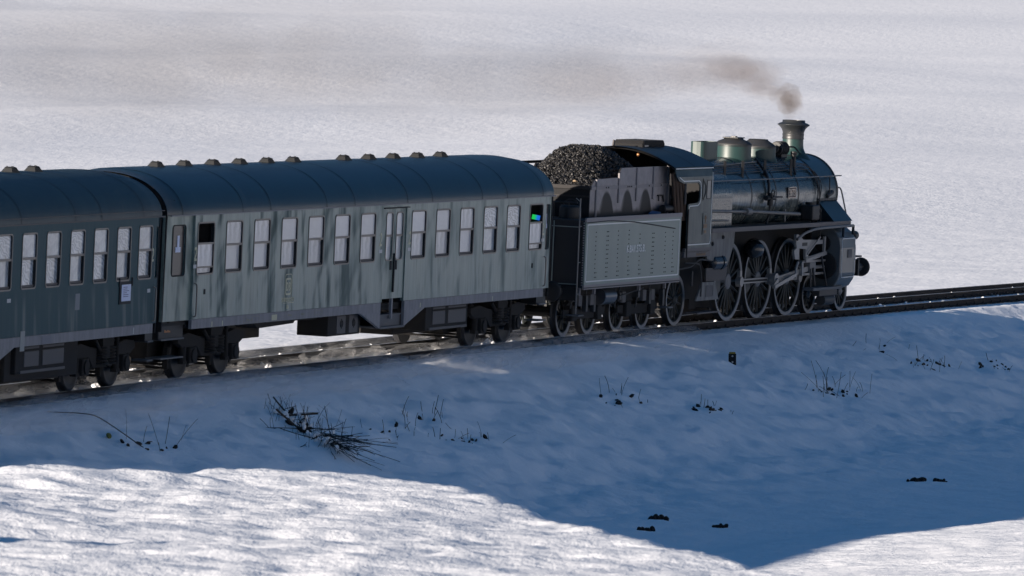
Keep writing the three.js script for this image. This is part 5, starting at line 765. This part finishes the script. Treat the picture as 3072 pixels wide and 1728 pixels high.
{
  const pile = thing('brushwood_pile', 'tangled pile of cut brushwood half buried in snow on the embankment', 'brushwood'); const o = onGround(-14.57, 4.52); pile.position.copy(o);
  const gy = (x, z) => { const a = Math.atan2(o.x + x, R - (o.z + z)) * R, L = R - Math.hypot(o.x + x, R - (o.z + z)); return ground(a, L) - o.y; };
  for (let i = 0; i < 120; i++) {
    const b = new B(); let base, dir, len, r; const t = rr(-0.2, 1.1), along = [1.8 * t, 0, -1.5 * t];
    if (i < 46) { base = [rr(-0.12, 0.12), 0, rr(-0.12, 0.12)]; base[1] = gy(base[0], base[2]) + rr(0.02, 0.2); dir = [rr(-1.9, -0.2), rr(-0.42, 0.06), rr(0.7, 1.9)]; len = rr(0.6, 1.7); r = rr(0.003, 0.0065); }
    else if (i < 66) { base = [along[0] + rr(-0.35, 0.35), 0, along[2] + rr(-0.3, 0.3)]; base[1] = gy(base[0], base[2]) + rr(-0.05, 0.06); dir = [rr(-1.2, 1), rr(-0.1, 0.25), rr(-0.6, 1.2)]; len = rr(0.5, 1.3); r = rr(0.004, 0.009); }
    else { base = [along[0] + rr(-0.6, 0.6), 0, along[2] + rr(-0.6, 0.6)]; base[1] = gy(base[0], base[2]) - 0.03; dir = [rr(-0.35, 0.35), 1, rr(-0.35, 0.35)]; len = rr(0.15, 0.6); r = rr(0.003, 0.005); }
    const pts = stem(b, base, dir, len, r, 0.22); if (i % 2 === 0) for (let k = 2; k < 5; k++) stem(b, pts[k], [dir[0] + rr(-1, 1), dir[1] + rr(-0.3, 0.5), dir[2] + rr(-1, 1)], len * rr(0.2, 0.4), r * 0.6, 0.2, 3);
    b.mesh('branch', mTwig, pile);
  }
  for (let i = 0; i < 11; i++) { const b = new B(); const t = rr(-0.1, 1.05), x = 1.8 * t + rr(-0.25, 0.25), z = -1.5 * t + rr(-0.2, 0.2); b.add(new THREE.DodecahedronGeometry(rr(0.06, 0.13), 0), x, gy(x, z) + 0.01, z, rr(0, 3), rr(0, 3), 0, [1.5, 0.5, 1]); b.mesh('dead_leaves', mEarth, pile); }
  for (let i = 0; i < 34; i++) { const b = new B(); const t = rr(-0.5, 1.1), x = 1.8 * t + rr(-0.4, 0.25), z = -1.5 * t + rr(-0.25, 0.5); b.add(new THREE.IcosahedronGeometry(rr(0.03, 0.09), 1), x, gy(x, z) + rr(0.03, 0.16), z, rr(0, 3), rr(0, 3), 0, [1.5, 0.55, 1]); b.mesh('snow_cap', mSnow, pile); }
  for (const [x, z, q] of [[1.75, -1.45, [0.6, 0.6, -0.9]], [1.7, -1.4, [0.5, 0.05, 1]], [1.2, -1.0, [-0.5, 0.6, -0.6]]]) { const b = new B(); stem(b, [x, gy(x, z), z], q, 0.6, 0.02, 0.06); b.mesh('branch', mWood, pile); }
}
const WEEDS = [
  [3.76, 4.4, 10, 0.28, 4, 'clump of dark leaves and thin stalks showing through snow, midway below the tender'],
  [6.69, 5.5, 9, 0.22, 4, 'clump of dark leaves with short stubs in snow below the cab'],
  [15.6, 5.4, 24, 0.55, 5, 'large tuft of bare stalks and twigs below the marker post, to its right'],
  [24.79, 4.52, 18, 0.36, 6, 'scattered tuft of dry stalks and dark leaves on the slope below the locomotive front'],
  [-7.24, 4.1, 14, 0.3, 1, 'row of short upright dead stalks in snow right of the brushwood'],
  [-8.08, 5.09, 13, 0.24, 3, 'low stubble and one dark leaf clump in snow right of the brushwood'],
  [-21.4, 3.55, 7, 0.5, 3, 'small tuft with one long bent stalk left of the brushwood'],
  [28.2, 5.04, 5, 0.16, 5, 'few tiny dark leaves in the snow at the right edge'],
  [-10.47, 4.54, 12, 0.3, 2, 'brownish stubble scattered between the brushwood and the stalk row'],
  [24.71, 3.28, 7, 0.42, 1, 'thin bare stems on the slope above the scattered dry tuft'],
];
for (const [a, L, n, h, leaves, label] of WEEDS) {
  const w = thing('dry_weed', label, 'weeds', null); const o = onGround(a, L); w.position.copy(o);
  const gy = (x, z) => { const A = Math.atan2(o.x + x, R - (o.z + z)) * R, l = R - Math.hypot(o.x + x, R - (o.z + z)); return ground(A, l) - o.y; };
  for (let i = 0; i < n; i++) { const b = new B(), x = rr(-1, 1) * (h > 0.3 ? 1.5 : 1.1), z = rr(-0.45, 0.45), l = h * rr(0.35, 1.5); const up = rnd() < 0.6; stem(b, [x, gy(x, z) - 0.03, z], up ? [rr(-0.3, 0.3), 1, rr(-0.3, 0.3)] : [rr(-1, 1), 0.5, rr(-0.5, 0.5)], l, rr(0.003, 0.006), 0.25); b.mesh('stalk', rnd() < 0.4 ? mGrassDry : mTwig, w); }
  for (let i = 0; i < leaves * 3; i++) { const b = new B(), x = rr(-0.9, 0.9), z = rr(-0.35, 0.35); b.add(new THREE.IcosahedronGeometry(rr(0.02, 0.07), 0), x, gy(x, z) + 0.01, z, rr(0, 3), rr(0, 3), 0, [1.4, 0.6, 0.9]); b.mesh('dead_leaf', rnd() < 0.5 ? mEarth : mTwig, w); }
}
{ // one long stalk left of the brushwood
  const w = thing('bent_stalk', 'single long bent stalk leaning on the left of the embankment', 'stalk'), o = onGround(-21.72, 3.52); w.position.copy(o); const b = new B(); const e = onGround(-22.6, 2.0, 0.2).sub(o); b.tube([[0, 0, 0], [e.x * 0.5, e.y * 0.5 + 0.25, e.z * 0.5], [e.x, e.y, e.z]], 0.01, 20, 4); b.mesh('stalk', mTwig, w);
}
[[0.95, 11.79, 0.26, 'larger black earth patch of the pair on the right, in the shaded ditch'], [1.45, 12.14, 0.2, 'smaller black earth patch of the pair on the right, in the shaded ditch'], [-13.64, 10.85, 0.22, 'black earth patch in the ditch, upper one of the left pair'], [-16.36, 11.41, 0.2, 'black earth patch in the ditch, lower one of the left pair'], [-14.6, 12.3, 0.16, 'thin black earth crumbs in the ditch between the two pairs of patches']].forEach(([a, L, s, label]) => {
  const m = thing('earth_mound', label, 'molehill'), o = onGround(a, L); m.position.copy(o);
  for (let i = 0; i < 16; i++) { const b = new B(), r = rr(0.02, 0.075) * s / 0.22, x = rr(-1, 1) * s * 1.5, z = rr(-1, 1) * s * 0.9; b.add(new THREE.IcosahedronGeometry(r, 1), x * Math.abs(rr(0.2, 1)), r * 0.3 - 0.005, z * Math.abs(rr(0.2, 1)), rr(0, 3), rr(0, 3), 0, [1.3, 0.8, 1.1]); b.mesh('earth_crumb', mEarth, m); }
});
{ const w = thing('leaf', 'yellowish fallen leaf on the snow left of the bent stalk', 'leaf'); w.position.copy(onGround(-21.85, 2.91, 0.02)); w.rotation.set(0.3, 0.5, 0.2); const b = new B(); b.add(new THREE.SphereGeometry(0.09, 10, 6), 0, 0, 0, 0, 0, 0, [1.4, 0.25, 0.6]); b.mesh('leaf_blade', std(lin(0.16, 0.15, 0.03), 0.9), w); }
[[-66, 23.5, 0.05, 'small brown leaf near the top of the sunlit mound, right of its middle'], [-71.5, 23.5, 0.05, 'small brown leaf on the crest of the sunlit mound below the brushwood'], [-74, 24.5, 0.04, 'small brown leaf on the sunlit mound, left of its middle'], [-80, 25, 0.04, 'small brown leaf low on the left of the sunlit mound']].forEach(([a, L, s, label]) => {
  const m = thing('dry_leaf', label, 'leaf'); m.position.copy(onGround(a, L, 0.01)); m.rotation.set(rr(-0.4, 0.4), rr(0, 6), rr(-0.4, 0.4)); const b = new B(); b.add(new THREE.SphereGeometry(s, 8, 5), 0, 0, 0, 0, 0, 0, [1.3, 0.4, 0.8]); b.mesh('leaf_blade', mGrassDry, m);
});

{ // hut added out of view on the left to throw a shadow towards the mound
  const h = thing('shadow_hut', 'small wooden hut added out of view beyond the left edge to cast a shadow', 'hut'); h.position.set(-98.2, 1.6, 24.2); h.rotation.y = -0.45;
  for (const [x0, x1, z0, z1] of [[-1.4, 1.4, 1.1, 1.15], [-1.4, 1.4, -1.15, -1.1], [-1.4, -1.35, -1.1, 1.1], [1.35, 1.4, -1.1, 1.1]]) { const b = new B(); b.box(x0, x1, -1, 2.2, z0, z1); b.mesh('wall', mWood, h); }
  for (const q of [-1, 1]) { const b = new B(); b.add(new THREE.BoxGeometry(3.2, 0.06, 1.55), 0, 2.55, q * 0.66, q * 0.5); b.mesh('roof', mGreyD, h); }
}

// ---------------------------------------------------------------- smoke and powder snow
function puffGeo(sx, sy, sz, k, rough = 0.3) {
  const g = new THREE.IcosahedronGeometry(1, 4), p = g.attributes.position;
  for (let i = 0; i < p.count; i++) { const v = new THREE.Vector3().fromBufferAttribute(p, i), f = 1 + rough * fbm(v.x * 1.3 + k * 3.1, v.y * 1.3 + k, v.z * 1.3 - k, 3); p.setXYZ(i, v.x * f * sx, v.y * f * sy, v.z * f * sz); }
  g.computeVertexNormals(); return g;
}
const smokeMat = (c, dist) => new THREE.MeshPhysicalMaterial({ color: lin(0.3, 0.28, 0.27), transparent: true, opacity: 0.004, transmission: 1, thickness: 1, ior: 1, roughness: 1, attenuationColor: lin(...c), attenuationDistance: dist });
{
  const sm = thing('smoke_cloud', 'thin grey-brown smoke drifting back from the locomotive chimney', 'smoke'); sm.userData.kind = 'stuff'; pose(sm, 19.789, 27.789);
  const path = [[3.25, 4.85], [3.1, 5.05], [2.75, 5.3], [2.2, 5.55], [1.5, 5.75], [0.4, 5.92], [-1.2, 5.98], [-3.2, 5.9], [-5.5, 5.75], [-8, 5.65], [-11, 5.6], [-15, 5.6], [-21, 5.6], [-28, 5.7], [-36, 6.0]];
  const at = (t) => { const i = Math.min(path.length - 2, Math.floor(t)), f = t - i; return [lerp(path[i][0], path[i + 1][0], f), lerp(path[i][1], path[i + 1][1], f)]; };
  const mats = [smokeMat([0.85, 0.825, 0.805], 0.55), smokeMat([0.955, 0.945, 0.938], 1.0), smokeMat([0.984, 0.98, 0.977], 1.6), smokeMat([0.98, 0.978, 0.976], 2.5)];
  const add = (x, y, z, sx, sy, sz, m, i) => { const p = mesh('smoke_puff', puffGeo(sx, sy, sz, i, 0.5), mats[m], sm); p.position.set(x, y, z); p.castShadow = false; };
  for (let i = 0; i < 8; i++) { const t = i * 0.3, [x, y] = at(t), s = 0.2 + t * 0.07; add(x + rr(-0.1, 0.1), y + rr(-0.04, 0.04), -0.1 + rr(-0.15, 0.15), s * 1.25, s * 0.75, s * 0.9, 0, i); }
  for (let i = 0; i < 9; i++) { const t = 2 + i * 0.42, [x, y] = at(t), s = 0.3 + t * 0.075; add(x + rr(-0.2, 0.2), y + rr(-0.16, 0.16), -0.4 + rr(-0.3, 0.2), s * 1.6, s * 0.5, s * 0.8, 1, 20 + i); }
  for (let i = 0; i < 10; i++) { const t = 4.5 + i * 0.55, [x, y] = at(t); add(x + rr(-0.5, 0.5), y + rr(-0.35, 0.2), -0.8 + rr(-0.5, 0.3), rr(1.8, 2.8), rr(0.45, 0.75), rr(0.8, 1.2), 2, 40 + i); }
  for (let i = 0; i < 7; i++) { const t = 8.5 + i * 0.85, [x, y] = at(Math.min(t, 13.9)); add(x + rr(-1, 1), y + rr(-0.25, 0.25), -1.2 + rr(-0.5, 0.5), rr(4.5, 6.5), rr(0.75, 1.1), rr(1.2, 1.7), 3, 60 + i); }
  for (let i = 0; i < 6; i++) add(-17 - i * 4.2, 6.2 + rr(-0.3, 0.3), -2.5 + rr(-0.6, 0.6), rr(5, 7.5), rr(1.3, 2.0), rr(1.4, 2), 3, 80 + i);
}
{
  const mist = thing('snow_mist', 'bluish veil of powder snow whirled up beside the wheels along the near rail', 'powder snow'); mist.userData.kind = 'stuff';
  const mm = [0.04, 0.07, 0.085].map((o) => new THREE.MeshStandardMaterial({ color: lin(0.85, 0.86, 0.88), roughness: 1, transparent: true, opacity: o, side: THREE.DoubleSide }));
  for (let i = 0; i < 92; i++) {
    const a = -33 + i * 0.55 + rr(-0.6, 0.6), dens = 1 - sstep(8, 17, a), L = 1.35 + rr(-0.3, 0.9); if (rnd() > 0.35 + 0.65 * dens) continue;
    const p = onGround(a, L, rr(0.0, 0.12)), m = mesh('mist_puff', puffGeo(rr(1.2, 2.6), rr(0.14, 0.28), rr(0.3, 0.55), i, 0.4), mm[2], mist); m.position.copy(p); m.rotation.y = -a / R; m.castShadow = false;
  }
  for (let i = 0; i < 64; i++) { const a = -32 + i * 0.72 + rr(-0.5, 0.5), p = onGround(a, i % 2 ? rr(-0.5, 0.55) : rr(-2.3, -0.9), rr(0.06, 0.16)), m = mesh('mist_puff', puffGeo(rr(1.2, 2.2), rr(0.13, 0.2), rr(0.3, 0.5), 180 + i, 0.4), mm[i % 2], mist); m.position.copy(p); m.rotation.y = -a / R; m.castShadow = false; }
}
renderer.render(scene, camera);
